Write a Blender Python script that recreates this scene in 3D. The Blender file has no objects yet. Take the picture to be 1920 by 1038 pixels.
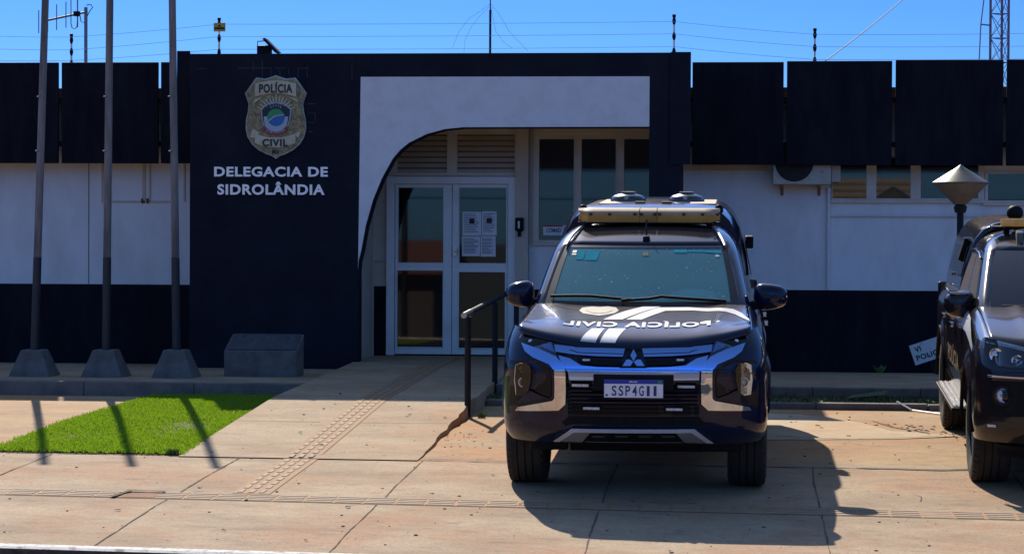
import bpy, bmesh, math, random
from mathutils import Vector, Matrix
random.seed(7)
R = math.radians
S = bpy.context.scene
COL = S.collection

# ------------------------------------------------------------------ camera
FPX = 4400.0                       # focal length in pixels of a 1920 wide picture
YAW, PITCH, ROLL = R(5.39), R(1.03), R(0.26)
CAMZ = 1.72
cam = bpy.data.cameras.new('camera')
camo = bpy.data.objects.new('camera', cam)
COL.objects.link(camo)
cam.sensor_width = 36.0
cam.lens = FPX / 1920 * 36.0
cam.clip_start = 0.1
cam.clip_end = 2000
CM = Matrix.Rotation(YAW, 3, 'Z') @ Matrix.Rotation(R(90) - PITCH, 3, 'X') @ Matrix.Rotation(ROLL, 3, 'Z')
camo.matrix_world = Matrix.Translation((0, 0, CAMZ)) @ CM.to_4x4()
S.camera = camo

def at(px, py, Y):
    """world X, Z of a point of the photograph standing at real distance Y"""
    d = CM @ Vector(((px - 960) / FPX, -(py - 519) / FPX, -1.0))
    t = Y / d.y
    return d.x * t, CAMZ + d.z * t

# ------------------------------------------------------------------ light
SUN_EL, SUN_AZ = R(35.2), R(16.4)      # azimuth: sun stands behind the building, turned to its left
w = bpy.data.worlds.new("World")
S.world = w
w.use_nodes = True
nt = w.node_tree
bg = nt.nodes['Background']
sky = nt.nodes.new('ShaderNodeTexSky')
sky.sky_type = 'NISHITA'
sky.sun_disc = False
sky.sun_elevation = SUN_EL
sky.sun_rotation = -SUN_AZ
sky.air_density = 1.0
sky.dust_density = 0.6
sky.ozone_density = 4.0
sky.altitude = 600
hs = nt.nodes.new('ShaderNodeHueSaturation')
hs.inputs['Saturation'].default_value = 1.05
nt.links.new(sky.outputs[0], hs.inputs['Color'])
tint = nt.nodes.new('ShaderNodeMix')
tint.data_type = 'RGBA'
tint.blend_type = 'MULTIPLY'
tint.inputs[0].default_value = 1.0
wtc = nt.nodes.new('ShaderNodeTexCoord')          # clearer, deeper blue low over the horizon than the model's haze
wsx = nt.nodes.new('ShaderNodeSeparateXYZ')
nt.links.new(wtc.outputs['Generated'], wsx.inputs[0])
wr = nt.nodes.new('ShaderNodeValToRGB')
wr.color_ramp.elements[0].position = 0.0
wr.color_ramp.elements[0].color = (0.145, 0.30, 0.56, 1)
wr.color_ramp.elements[1].position = 0.65
wr.color_ramp.elements[1].color = (0.96, 0.88, 0.84, 1)
we = wr.color_ramp.elements.new(0.10)
we.color = (0.103, 0.245, 0.56, 1)
we = wr.color_ramp.elements.new(0.2)
we.color = (0.30, 0.56, 1.0, 1)
nt.links.new(wsx.outputs['Z'], wr.inputs[0])
nt.links.new(wr.outputs[0], tint.inputs[7])
nt.links.new(hs.outputs[0], tint.inputs[6])
nt.links.new(tint.outputs[2], bg.inputs['Color'])
bg.inputs['Strength'].default_value = 0.125
sl = bpy.data.lights.new('sun', 'SUN')
sl.energy = 3.9
sl.angle = R(0.5)
sl.color = (1.0, 0.93, 0.82)
slo = bpy.data.objects.new('sun', sl)
COL.objects.link(slo)
sd = Vector((-math.sin(SUN_AZ) * math.cos(SUN_EL), math.cos(SUN_AZ) * math.cos(SUN_EL), math.sin(SUN_EL)))
slo.rotation_euler = sd.to_track_quat('Z', 'Y').to_euler()
S.view_settings.view_transform = 'Standard'
S.view_settings.look = 'None'
S.view_settings.exposure = 0.70
S.view_settings.gamma = 1.0
S.view_settings.use_curve_mapping = False

# ------------------------------------------------------------------ materials
def nodes(m):
    return m.node_tree.nodes, m.node_tree.links

def M(name, c1, c2=None, scale=4.0, rough=0.6, metal=0.0, bump=0.0, bscale=60.0, coat=0.0, spec=0.5,
      stretch=(1, 1, 1), lo=0.35, hi=0.65, dust=0.0, dust0=0.0, trans=None, emit=None, ior=1.5, detail=6):
    m = bpy.data.materials.new(name)
    m.use_nodes = True
    N, L = nodes(m)
    b = N['Principled BSDF']
    b.inputs['Roughness'].default_value = rough
    b.inputs['Metallic'].default_value = metal
    b.inputs['Coat Weight'].default_value = coat
    b.inputs['Coat Roughness'].default_value = 0.03
    b.inputs['Specular IOR Level'].default_value = spec
    b.inputs['IOR'].default_value = ior
    b.inputs['Base Color'].default_value = (*c1, 1)
    src = None
    tc = N.new('ShaderNodeTexCoord')
    mp = N.new('ShaderNodeMapping')
    mp.inputs['Scale'].default_value = stretch
    L.new(tc.outputs['Object'], mp.inputs['Vector'])
    if c2 is not None:
        n = N.new('ShaderNodeTexNoise')
        n.inputs['Scale'].default_value = scale
        n.inputs['Detail'].default_value = detail
        n.inputs['Roughness'].default_value = 0.65
        L.new(mp.outputs[0], n.inputs['Vector'])
        r = N.new('ShaderNodeValToRGB')
        r.color_ramp.elements[0].position = lo
        r.color_ramp.elements[1].position = hi
        r.color_ramp.elements[0].color = (*c1, 1)
        r.color_ramp.elements[1].color = (*c2, 1)
        L.new(n.outputs['Fac'], r.inputs['Fac'])
        src = r.outputs['Color']
        L.new(src, b.inputs['Base Color'])
    if dust > 0:                     # dust settles on what faces up
        g = N.new('ShaderNodeNewGeometry')
        sx = N.new('ShaderNodeSeparateXYZ')
        L.new(g.outputs['Normal'], sx.inputs[0])
        mr = N.new('ShaderNodeMapRange')
        mr.inputs['From Min'].default_value = 0.90
        mr.inputs['From Max'].default_value = 0.997
        mr.inputs['To Max'].default_value = dust
        L.new(sx.outputs['Z'], mr.inputs['Value'])
        dn = N.new('ShaderNodeTexNoise')
        dn.inputs['Scale'].default_value = 9
        dn.inputs['Detail'].default_value = 8
        dn.inputs['Roughness'].default_value = 0.7
        L.new(tc.outputs['Object'], dn.inputs['Vector'])
        mr2 = N.new('ShaderNodeMapRange')
        mr2.inputs['From Min'].default_value = 0.3
        mr2.inputs['From Max'].default_value = 0.7
        mr2.inputs['To Min'].default_value = 0.55
        L.new(dn.outputs['Fac'], mr2.inputs['Value'])
        mu = N.new('ShaderNodeMath')
        mu.operation = 'MULTIPLY'
        mr.inputs['To Min'].default_value = dust0
        L.new(mr.outputs[0], mu.inputs[0])
        L.new(mr2.outputs[0], mu.inputs[1])
        ad = N.new('ShaderNodeMath')
        ad.operation = 'ADD'
        ad.inputs[1].default_value = 0.0
        L.new(mu.outputs[0], ad.inputs[0])
        mx = N.new('ShaderNodeMix')
        mx.data_type = 'RGBA'
        mx.inputs[6].default_value = (*c1, 1)
        mx.inputs[7].default_value = (0.36, 0.22, 0.10, 1)
        if src is not None:
            L.new(src, mx.inputs[6])
        L.new(ad.outputs[0], mx.inputs[0])
        L.new(mx.outputs[2], b.inputs['Base Color'])
        cw = N.new('ShaderNodeMapRange')
        cw.inputs['To Min'].default_value = coat
        cw.inputs['To Max'].default_value = coat * .45
        cw.inputs['From Max'].default_value = 0.8
        L.new(ad.outputs[0], cw.inputs['Value'])
        L.new(cw.outputs[0], b.inputs['Coat Weight'])
        rr = N.new('ShaderNodeMapRange')
        rr.inputs['To Min'].default_value = rough
        rr.inputs['To Max'].default_value = rough + .12
        rr.inputs['From Max'].default_value = 0.5
        L.new(ad.outputs[0], rr.inputs['Value'])
        L.new(rr.outputs[0], b.inputs['Roughness'])
    if bump > 0:
        n2 = N.new('ShaderNodeTexNoise')
        n2.inputs['Scale'].default_value = bscale
        n2.inputs['Detail'].default_value = 5
        L.new(mp.outputs[0], n2.inputs['Vector'])
        bp = N.new('ShaderNodeBump')
        bp.inputs['Strength'].default_value = bump
        bp.inputs['Distance'].default_value = 0.01
        L.new(n2.outputs['Fac'], bp.inputs['Height'])
        L.new(bp.outputs[0], b.inputs['Normal'])
    if trans is not None:            # thin tinted glass: tinted see-through plus a clear reflection
        t = N.new('ShaderNodeBsdfTransparent')
        t.inputs['Color'].default_value = (*trans, 1)
        gl = N.new('ShaderNodeBsdfGlossy')
        gl.inputs['Roughness'].default_value = rough
        fr = N.new('ShaderNodeFresnel')
        fr.inputs['IOR'].default_value = ior
        ms = N.new('ShaderNodeMixShader')
        L.new(fr.outputs[0], ms.inputs[0])
        L.new(t.outputs[0], ms.inputs[1])
        L.new(gl.outputs[0], ms.inputs[2])
        if c2 is not None:           # dirt specks over an even film of the first colour
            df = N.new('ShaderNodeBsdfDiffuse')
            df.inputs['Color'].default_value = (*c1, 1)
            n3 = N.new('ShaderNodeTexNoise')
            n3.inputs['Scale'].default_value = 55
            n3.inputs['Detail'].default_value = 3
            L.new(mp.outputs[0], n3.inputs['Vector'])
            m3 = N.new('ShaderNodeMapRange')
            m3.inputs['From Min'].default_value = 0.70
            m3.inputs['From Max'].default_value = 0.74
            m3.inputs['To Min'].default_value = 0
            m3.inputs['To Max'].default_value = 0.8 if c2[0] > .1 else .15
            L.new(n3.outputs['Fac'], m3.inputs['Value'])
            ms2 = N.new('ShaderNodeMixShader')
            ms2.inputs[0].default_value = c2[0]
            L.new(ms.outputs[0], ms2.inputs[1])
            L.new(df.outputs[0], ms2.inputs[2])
            dw = N.new('ShaderNodeBsdfDiffuse')
            dw.inputs['Color'].default_value = (.85, .85, .82, 1)
            ms3 = N.new('ShaderNodeMixShader')
            L.new(m3.outputs[0], ms3.inputs[0])
            L.new(ms2.outputs[0], ms3.inputs[1])
            L.new(dw.outputs[0], ms3.inputs[2])
            ms = ms3
        L.new(ms.outputs[0], N['Material Output'].inputs['Surface'])
    if emit is not None:
        b.inputs['Emission Color'].default_value = (*emit, 1)
        b.inputs['Emission Strength'].default_value = 1.0
    return m

def concrete(name, a, bcol, stain, dark, stretch=(0.7, 1.2, 1)):
    m = bpy.data.materials.new(name)
    m.use_nodes = True
    N, L = nodes(m)
    b = N['Principled BSDF']
    b.inputs['Roughness'].default_value = 0.9
    b.inputs['Specular IOR Level'].default_value = 0.2
    tc = N.new('ShaderNodeTexCoord')
    def noise(scale, detail, st, rough=0.6):
        mp = N.new('ShaderNodeMapping')
        mp.inputs['Scale'].default_value = st
        L.new(tc.outputs['Object'], mp.inputs['Vector'])
        n = N.new('ShaderNodeTexNoise')
        n.inputs['Scale'].default_value = scale
        n.inputs['Detail'].default_value = detail
        n.inputs['Roughness'].default_value = rough
        L.new(mp.outputs[0], n.inputs['Vector'])
        return n.outputs['Fac']
    def ramp(f, lo, hi):
        r = N.new('ShaderNodeMapRange')
        r.inputs['From Min'].default_value = lo
        r.inputs['From Max'].default_value = hi
        L.new(f, r.inputs['Value'])
        return r.outputs[0]
    def mix(f, c1, c2, k=1.0):
        x = N.new('ShaderNodeMix')
        x.data_type = 'RGBA'
        mm = N.new('ShaderNodeMath')
        mm.operation = 'MULTIPLY'
        mm.inputs[1].default_value = k
        L.new(f, mm.inputs[0])
        L.new(mm.outputs[0], x.inputs[0])
        for i, c in ((6, c1), (7, c2)):
            if isinstance(c, tuple):
                x.inputs[i].default_value = (*c, 1)
            else:
                L.new(c, x.inputs[i])
        return x.outputs[2]
    c = mix(ramp(noise(1.3, 6, stretch), .38, .62), a, bcol)
    c = mix(ramp(noise(0.7, 8, (1, 1, 1), .7), .48, .62), c, stain, .7)
    c = mix(ramp(noise(5.5, 4, (.8, 1.1, 1), .6), .66, .70), c, dark, .45)
    c = mix(ramp(noise(2.6, 9, (0.5, 1.2, 1), .75), .50, .72), c, dark, .42)
    c = mix(ramp(noise(9, 8, (0.6, 1.2, 1), .75), .52, .70), c, dark, .40)
    c = mix(ramp(noise(4, 9, (0.9, 1.1, 1), .8), .53, .66), c, stain, .55)
    c = mix(ramp(noise(70, 6, (0.7, 1.2, 1), .85), .50, .66), c, dark, .75)
    c = mix(ramp(noise(26, 9, (0.9, 1.1, 1), .85), .54, .62), c, dark, .35)
    c = mix(ramp(noise(150, 3, (1, 1, 1), .8), .6, .68), c, (0.75, 0.68, 0.55), .35)
    L.new(c, b.inputs['Base Color'])
    bp = N.new('ShaderNodeBump')
    bp.inputs['Strength'].default_value = 0.5
    bp.inputs['Distance'].default_value = 0.006
    L.new(noise(45, 8, (0.5, 1.2, 1), .75), bp.inputs['Height'])
    L.new(bp.outputs[0], b.inputs['Normal'])
    return m

m_pave = concrete('pavement_concrete', (0.37, 0.26, 0.155), (0.50, 0.365, 0.225), (0.46, 0.235, 0.115), (0.12, 0.07, 0.045))
m_park = concrete('parking_concrete', (0.40, 0.255, 0.135), (0.50, 0.335, 0.175), (0.52, 0.22, 0.07), (0.19, 0.105, 0.05))
m_ramp = concrete('ramp_concrete', (0.50, 0.365, 0.225), (0.41, 0.285, 0.17), (0.46, 0.25, 0.12), (0.15, 0.09, 0.055))
m_road = concrete('road_dust', (0.34, 0.20, 0.13), (0.28, 0.18, 0.13), (0.38, 0.20, 0.11), (0.14, 0.09, 0.07))
m_soilshade = concrete('red_soil_and_shade', (0.25, 0.12, 0.06), (0.33, 0.17, 0.09), (0.38, 0.2, 0.1), (0.1, 0.05, 0.03))
m_patch = concrete('light_patch', (0.62, 0.50, 0.34), (0.52, 0.40, 0.26), (0.5, 0.3, 0.15), (0.3, 0.2, 0.12))
m_kerbw = M('kerb_whitewash', (0.70, 0.66, 0.58), (0.30, 0.23, 0.17), 14, 0.9, bump=.5, lo=.5, hi=.66)
m_kerbg = M('kerb_grey', (0.13, 0.11, 0.10), (0.22, 0.18, 0.15), 5, 0.9, bump=.5)
m_crackshade = M('crack_and_shade_dark', (0.09, 0.055, 0.033), (0.18, 0.115, 0.07), 20, 1.0)
m_tact = M('tactile_tile', (0.39, 0.27, 0.165), (0.30, 0.20, 0.12), 9, 0.85, bump=.4)
m_tactb = M('tactile_bed', (0.40, 0.215, 0.085), (0.33, 0.18, 0.08), 14, 0.9)
m_navy = M('navy_wall_paint', (0.0115, 0.0135, 0.0215), (0.018, 0.020, 0.030), 1.8, 0.7, bump=.25, bscale=90, spec=.08)
m_black = M('black_wall_paint', (0.007, 0.008, 0.0125), (0.016, 0.0165, 0.022), 2.2, stretch=(2.2, 1, .5), rough= 0.7, bump=.3, bscale=70, spec=.06)
m_white = M('white_wall_paint', (0.78, 0.75, 0.72), (0.66, 0.61, 0.56), 1.5, 0.75, stretch=(1.8, 1, .7), bump=.25, bscale=45, lo=.42, hi=.75)
m_cream = M('cream_reflection', (0.60, 0.50, 0.38), (0.50, 0.41, 0.31), 2.2, 0.75, bump=.25, bscale=45)
m_frame = M('cream_window_paint', (0.66, 0.58, 0.47), (0.56, 0.47, 0.36), 3, 0.5, bump=.1)
m_doorp = M('white_door_paint', (0.74, 0.72, 0.67), (0.60, 0.54, 0.46), 3, 0.45, lo=.5, hi=.8)
m_glass = M('window_glass', (0.25, 0.25, 0.25), (0.02, 0, 0), trans=(0.36, 0.38, 0.40), rough=0.02, ior=1.75)
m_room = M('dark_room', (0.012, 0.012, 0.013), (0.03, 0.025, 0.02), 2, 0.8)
m_paper = M('paper', (0.72, 0.72, 0.70), (0.62, 0.62, 0.62), 8, 0.8)
m_ink = M('ink', (0.02, 0.02, 0.025), rough=.7)
m_letter = M('sign_letter', (0.95, 0.93, 0.88), (0.90, 0.88, 0.84), 9, 0.5, metal=1)
m_blackp = M('black_plastic', (0.008, 0.008, 0.009), (0.014, 0.014, 0.014), 20, 0.6, bump=.1, spec=.1)
m_blackg = M('gloss_black', (0.005, 0.005, 0.008), rough=.2, coat=.28, spec=.1)
m_rubber = M('tyre_rubber', (0.014, 0.013, 0.012), (0.03, 0.025, 0.02), 8, 0.85, bump=.3)
m_paint = M('navy_car_paint', (0.004, 0.008, 0.030), rough=.14, coat=.5, dust=.36, dust0=.006, spec=.15)
m_paint2 = M('black_car_paint', (0.004, 0.005, 0.012), rough=.14, coat=.55, dust=.36, dust0=.07, spec=.2)
m_chrome = M('chrome', (0.62, 0.65, 0.74), rough=.06, metal=1)
m_skychrome = M('sky_blue_chrome', (0.30, 0.46, 0.85), rough=.14, metal=1)  # the sky's blue reflection is put into the metal colour
m_lip = M('skid_lit_silver', (0.72, 0.72, 0.72), (0.62, 0.61, 0.60), 10, .35, metal=.3)  # lighter silver paints the light caught by the slanted top edge
m_silver = M('silver_paint', (0.42, 0.41, 0.40), (0.36, 0.34, 0.32), 8, 0.35, metal=.6)
m_alloy = M('alloy', (0.28, 0.27, 0.26), (0.18, 0.16, 0.14), 10, 0.35, metal=.8)
m_wind = M('windscreen_glass', (0.22, 0.60, 0.64), (0.30, 0, 0), trans=(0.55, 0.88, 0.85), rough=0.03, ior=1.5)  # teal film paints the sky's veil of reflection onto the glass
m_side = M('side_glass', (0.35, 0.26, 0.18), (0.30, 0, 0), trans=(0.10, 0.12, 0.12), rough=0.05, ior=1.5)
m_lens = M('clear_lens', (0.8, 0.8, 0.8), trans=(0.80, 0.86, 0.92), rough=0.02, ior=1.6)
m_refl = M('lamp_reflector', (0.75, 0.75, 0.78), rough=.15, metal=1)
m_led = M('led_strip', (0.85, 0.84, 0.78), (0.45, 0.44, 0.40), 60, 0.3)
m_amber = M('amber_lens', (0.75, 0.52, 0.17), (0.60, 0.38, 0.10), 10, 0.25, coat=.5)
m_beige = M('beige_lens_top', (0.55, 0.38, 0.22), (0.45, 0.30, 0.16), 10, 0.6, spec=.2)
m_decalw = M('white_decal', (0.66, 0.66, 0.66), (0.6, 0.58, 0.54), 12, 0.4, coat=.4, dust=.35)
m_decalt = M('tan_decal', (0.20, 0.15, 0.085), (0.30, 0.23, 0.13), 30, 0.4)
m_inter = M('interior_grey', (0.035, 0.04, 0.04), (0.05, 0.05, 0.05), 10, 0.8)
m_dash = M('dash_grey', (0.70, 0.75, 0.66), (0.60, 0.64, 0.56), 5, 0.6)
m_plate = M('plate_white', (0.92, 0.90, 0.88), (0.84, 0.80, 0.76), 40, 0.35)
m_plateb = M('plate_blue', (0.02, 0.05, 0.33), rough=.35)
m_digit = M('plate_digit', (0.03, 0.035, 0.12), rough=.4)
m_green = M('flag_green', (0.03, 0.30, 0.10), rough=.5)
m_yellow = M('sign_yellow', (0.65, 0.42, 0.03), (0.55, 0.35, 0.03), 30, 0.5)
m_pole = M('weathered_pole', (0.10, 0.088, 0.078), (0.28, 0.25, 0.23), 9, 0.65, stretch=(1, 1, .12), bump=.3, bscale=40, lo=.4, hi=.7)
m_poleb = M('pole_black', (0.012, 0.013, 0.018), (0.02, 0.02, 0.025), 9, 0.5)
m_cement = M('grey_cement', (0.095, 0.088, 0.08), (0.17, 0.155, 0.14), 6, 0.9, bump=.6, bscale=80)
m_plaque = M('dark_plaque', (0.05, 0.051, 0.062), (0.08, 0.08, 0.09), 12, 0.4)
m_rail = M('dark_rail', (0.010, 0.011, 0.015), (0.016, 0.016, 0.02), 20, 0.5, spec=.2)
m_bare = M('bare_steel', (0.45, 0.42, 0.38), rough=.3, metal=.9)
m_steel = M('galvanised', (0.25, 0.26, 0.28), (0.16, 0.16, 0.17), 20, 0.5, metal=.6)
m_wire = M('fence_wire', (0.40, 0.50, 0.60), rough=.5, metal=.3)
m_insul = M('white_insulator', (0.75, 0.75, 0.75), rough=.4)
m_tower = M('tower_steel', (0.20, 0.12, 0.18), (0.10, 0.08, 0.14), 10, 0.6)
m_tile = M('roof_tile', (0.22, 0.085, 0.05), (0.13, 0.05, 0.03), 9, 0.8, bump=.5)
m_gleaf = M('grass_blade', (0.13, 0.26, 0.014), (0.32, 0.38, 0.035), 20, 0.6, lo=.3, hi=.7, spec=.2)
m_gsoil = M('grass_soil', (0.07, 0.09, 0.015), (0.14, 0.12, 0.04), 9, 1.0, bump=.6)
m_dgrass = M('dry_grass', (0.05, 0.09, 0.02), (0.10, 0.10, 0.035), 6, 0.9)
m_stone = M('pebble', (0.06, 0.05, 0.04), (0.20, 0.16, 0.12), 9, 0.9)
m_ac = M('ac_enamel', (0.50, 0.46, 0.38), (0.40, 0.36, 0.28), 6, 0.5)
m_lampm = M('lamp_metal', (0.17, 0.145, 0.10), (0.11, 0.09, 0.06), 8, 0.45, metal=.4)
m_lampd = M('lamp_diffuser', (0.22, 0.19, 0.14), (0.15, 0.125, 0.09), 8, 0.5)
m_gold = M('badge_gold', (0.40, 0.33, 0.16), (0.15, 0.12, 0.06), 22, 0.5, bump=.5, bscale=150, metal=.2)
m_gold2 = M('badge_gold_light', (0.62, 0.56, 0.36), (0.48, 0.42, 0.25), 10, 0.45)
m_silve = M('badge_edge', (0.45, 0.44, 0.38), (0.25, 0.24, 0.2), 20, 0.4, metal=.3)
m_blue = M('badge_blue', (0.02, 0.14, 0.42), rough=.4)
m_dblue = M('badge_dark', (0.012, 0.018, 0.03), rough=.5)
m_lblue = M('badge_pale', (0.40, 0.45, 0.50), rough=.5)
m_red = M('badge_red', (0.35, 0.02, 0.03), rough=.5)
m_cyan = M('sticker_cyan', (0.06, 0.36, 0.40), (0.05, 0.28, 0.33), 30, 0.95, spec=0.0)
m_scr = M('scratch_line', (0.12, 0.13, 0.16), rough=.8)
m_leafdk = M('weed_leaf', (0.08, 0.15, 0.03), (0.14, 0.20, 0.05), 12, 0.7)

def translucent(m, col, f):
    N, L = nodes(m)
    t = N.new('ShaderNodeBsdfTranslucent')
    t.inputs['Color'].default_value = (*col, 1)
    x = N.new('ShaderNodeMixShader')
    x.inputs[0].default_value = f
    L.new(N['Principled BSDF'].outputs[0], x.inputs[1])
    L.new(t.outputs[0], x.inputs[2])
    L.new(x.outputs[0], N['Material Output'].inputs['Surface'])
translucent(m_gleaf, (0.27, 0.44, 0.015), .40)
translucent(m_amber, (0.85, 0.62, 0.25), .45)

# ------------------------------------------------------------------ object helpers
def tag(o, label=None, cat=None, group=None, kind=None):
    if label: o['label'] = label
    if cat: o['category'] = cat
    if group: o['group'] = group
    if kind: o['kind'] = kind
    return o

def thing(name, loc, label, cat, group=None, rot=(0, 0, 0)):
    o = bpy.data.objects.new(name, None)
    COL.objects.link(o)
    o.location = loc
    o.rotation_euler = rot
    o.empty_display_size = 0.2
    return tag(o, label, cat, group)

def root_of(p):
    while p.parent is not None:
        p = p.parent
    return p

class MB:
    """collects shapes into one mesh"""
    def __init__(s):
        s.v, s.f = [], []
    def add(s, vs, fs):
        n = len(s.v)
        s.v += [tuple(v) for v in vs]
        s.f += [tuple(i + n for i in f) for f in fs]
        return s
    def box(s, x0, x1, y0, y1, z0, z1):
        if x0 > x1: x0, x1 = x1, x0
        if y0 > y1: y0, y1 = y1, y0
        if z0 > z1: z0, z1 = z1, z0
        return s.add([(x0, y0, z0), (x1, y0, z0), (x1, y1, z0), (x0, y1, z0), (x0, y0, z1), (x1, y0, z1), (x1, y1, z1), (x0, y1, z1)],
                     [(0, 3, 2, 1), (4, 5, 6, 7), (0, 1, 5, 4), (1, 2, 6, 5), (2, 3, 7, 6), (3, 0, 4, 7)])
    def prism(s, pts, vec):
        """closed loop of 3d points pushed along vec"""
        n = len(pts)
        a = [Vector(p) for p in pts]
        b = [p + Vector(vec) for p in a]
        return s.add(a + b, [tuple(range(n - 1, -1, -1)), tuple(range(n, 2 * n))] + [(i, (i + 1) % n, n + (i + 1) % n, n + i) for i in range(n)])
    def tube(s, pts, r, n=8, cap=True):
        pts = [Vector(p) for p in pts]
        rs = r if isinstance(r, (list, tuple)) else [r] * len(pts)
        rings = []
        for i, p in enumerate(pts):
            d = (pts[min(i + 1, len(pts) - 1)] - pts[max(i - 1, 0)]).normalized()
            u = d.orthogonal().normalized() if i == 0 else (u0 - d * u0.dot(d)).normalized()
            u0 = u
            vv = d.cross(u)
            rings.append([p + (u * math.cos(2 * math.pi * k / n) + vv * math.sin(2 * math.pi * k / n)) * rs[i] for k in range(n)])
        return s.loft(rings, cap)
    def loft(s, rings, cap=True, closed=True):
        n = len(rings[0])
        vs = [p for r in rings for p in r]
        fs = []
        for i in range(len(rings) - 1):
            for k in range(n if closed else n - 1):
                a, b = i * n + k, i * n + (k + 1) % n
                fs.append((a, b, b + n, a + n))
        if cap:
            fs.append(tuple(range(n - 1, -1, -1)))
            fs.append(tuple(range((len(rings) - 1) * n, len(rings) * n)))
        return s.add(vs, fs)
    def lathe(s, prof, c, axis='Z', n=24, cap=True):
        """prof: list of (radius, offset along the axis)"""
        rings = []
        for r, h in prof:
            ring = []
            for k in range(n):
                a = 2 * math.pi * k / n
                x, y = r * math.cos(a), r * math.sin(a)
                if axis == 'Z': p = (c[0] + x, c[1] + y, c[2] + h)
                elif axis == 'X': p = (c[0] + h, c[1] + x, c[2] + y)
                else: p = (c[0] + x, c[1] + h, c[2] + y)
                ring.append(p)
            rings.append(ring)
        return s.loft(rings, cap)
    def build(s, name, mat, parent=None, smooth=None, bevel=0, world=True, label=None):
        me = bpy.data.meshes.new(name)
        off = Vector((0, 0, 0))
        if parent is not None and world:
            off = root_of(parent).location
        me.from_pydata([tuple(Vector(v) - off) for v in s.v], [], s.f)
        bm = bmesh.new()
        bm.from_mesh(me)
        bmesh.ops.recalc_face_normals(bm, faces=bm.faces[:])
        bm.to_mesh(me)
        bm.free()
        if smooth is not None:
            for p in me.polygons: p.use_smooth = True
            me.set_sharp_from_angle(angle=R(smooth))
        me.materials.append(mat)
        o = bpy.data.objects.new(name, me)
        COL.objects.link(o)
        o.parent = parent
        if bevel:
            b = o.modifiers.new('bevel', 'BEVEL')
            b.width = bevel
            b.segments = 2
            b.limit_method = 'ANGLE'
            b.angle_limit = R(40)
        if label: o['label'] = label
        return o

def text2d(s, w=None, h=None, bold=0.0, shear=0.0, squash=1.0):
    """flat triangles of a word, centred on 0,0 and fitted to w x h"""
    cu = bpy.data.curves.new('t', 'FONT')
    cu.body = s
    cu.size = 1
    cu.offset = bold
    cu.align_x = 'CENTER'
    cu.space_character = 1.0 + bold * 3.2
    cu.resolution_u = 4
    o = bpy.data.objects.new('t', cu)
    COL.objects.link(o)
    dg = bpy.context.evaluated_depsgraph_get()
    me = bpy.data.meshes.new_from_object(o.evaluated_get(dg))
    vs = [(v.co.x, v.co.y) for v in me.vertices]
    fs = [tuple(p.vertices) for p in me.polygons]
    bpy.data.objects.remove(o)
    bpy.data.curves.remove(cu)
    bpy.data.meshes.remove(me)
    x0, x1 = min(v[0] for v in vs), max(v[0] for v in vs)
    y0, y1 = min(v[1] for v in vs), max(v[1] for v in vs)
    kx = (w / (x1 - x0)) if w else None
    ky = (h / (y1 - y0)) if h else None
    if kx is None: kx = ky * squash
    if ky is None: ky = kx / squash
    vs = [((x - (x0 + x1) / 2) * kx, (y - (y0 + y1) / 2) * ky) for x, y in vs]
    vs = [(x + shear * y, y) for x, y in vs]
    return vs, fs

def wall_text(s, cx, cz, Y, w, h, depth, bold=0.0, rot=0.0, flip=False):
    vs, fs = text2d(s, w, h, bold)
    mb = MB()
    c, sn = math.cos(rot), math.sin(rot)
    P = [(cx + (x * c - y * sn) * (-1 if flip else 1), cz + x * sn + y * c) for x, y in vs]
    n = len(P)
    bd = {}
    for f in fs:
        for i in range(len(f)):
            e = (f[i], f[(i + 1) % len(f)])
            bd[e] = 1
    sides = [e for e in bd if (e[1], e[0]) not in bd]
    V = [(x, Y, z) for x, z in P] + [(x, Y - depth, z) for x, z in P]
    mb.add(V, [tuple(i + n for i in f) for f in fs] + [(a, b, b + n, a + n) for a, b in sides])
    return mb

def drape(shapes, fn, name, mat, parent, step=0.05, thick=0.0, tdir=(0, -1, 0), smooth=30, bevel=0, label=None, step2=None):
    """2d loops or (verts, faces) cut into strips and laid on the surface fn(u,v) -> 3d"""
    bm = bmesh.new()
    for sh in shapes:
        if isinstance(sh, tuple):
            vv = [bm.verts.new((x, y, 0)) for x, y in sh[0]]
            for f in sh[1]:
                try: bm.faces.new([vv[i] for i in f])
                except ValueError: pass
        else:
            vv = [bm.verts.new((x, y, 0)) for x, y in sh]
            bm.faces.new(vv)
    us = [v.co.x for v in bm.verts]
    ws = [v.co.y for v in bm.verts]
    k = math.ceil(min(us) / step) * step
    while k < max(us):
        bmesh.ops.bisect_plane(bm, geom=bm.verts[:] + bm.edges[:] + bm.faces[:], plane_co=(k + 1e-5, 0, 0), plane_no=(1, 0, 0), dist=1e-6)
        k += step
    if step2:
        k = math.ceil(min(ws) / step2) * step2
        while k < max(ws):
            bmesh.ops.bisect_plane(bm, geom=bm.verts[:] + bm.edges[:] + bm.faces[:], plane_co=(0, k + 1e-5, 0), plane_no=(0, 1, 0), dist=1e-6)
            k += step2
    for v in bm.verts:
        v.co = fn(v.co.x, v.co.y)
    if thick > 0:
        ret = bmesh.ops.extrude_face_region(bm, geom=bm.faces[:])
        for e in ret['geom']:
            if isinstance(e, bmesh.types.BMVert):
                e.co += Vector(tdir) * thick
    bmesh.ops.recalc_face_normals(bm, faces=bm.faces[:])
    me = bpy.data.meshes.new(name)
    bm.to_mesh(me)
    bm.free()
    for p in me.polygons: p.use_smooth = True
    me.set_sharp_from_angle(angle=R(smooth))
    me.materials.append(mat)
    o = bpy.data.objects.new(name, me)
    COL.objects.link(o)
    o.parent = parent
    if bevel:
        b = o.modifiers.new('bevel', 'BEVEL')
        b.width = bevel
        b.segments = 2
        b.limit_method = 'ANGLE'
        b.angle_limit = R(40)
    if label: o['label'] = label
    return o

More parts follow.
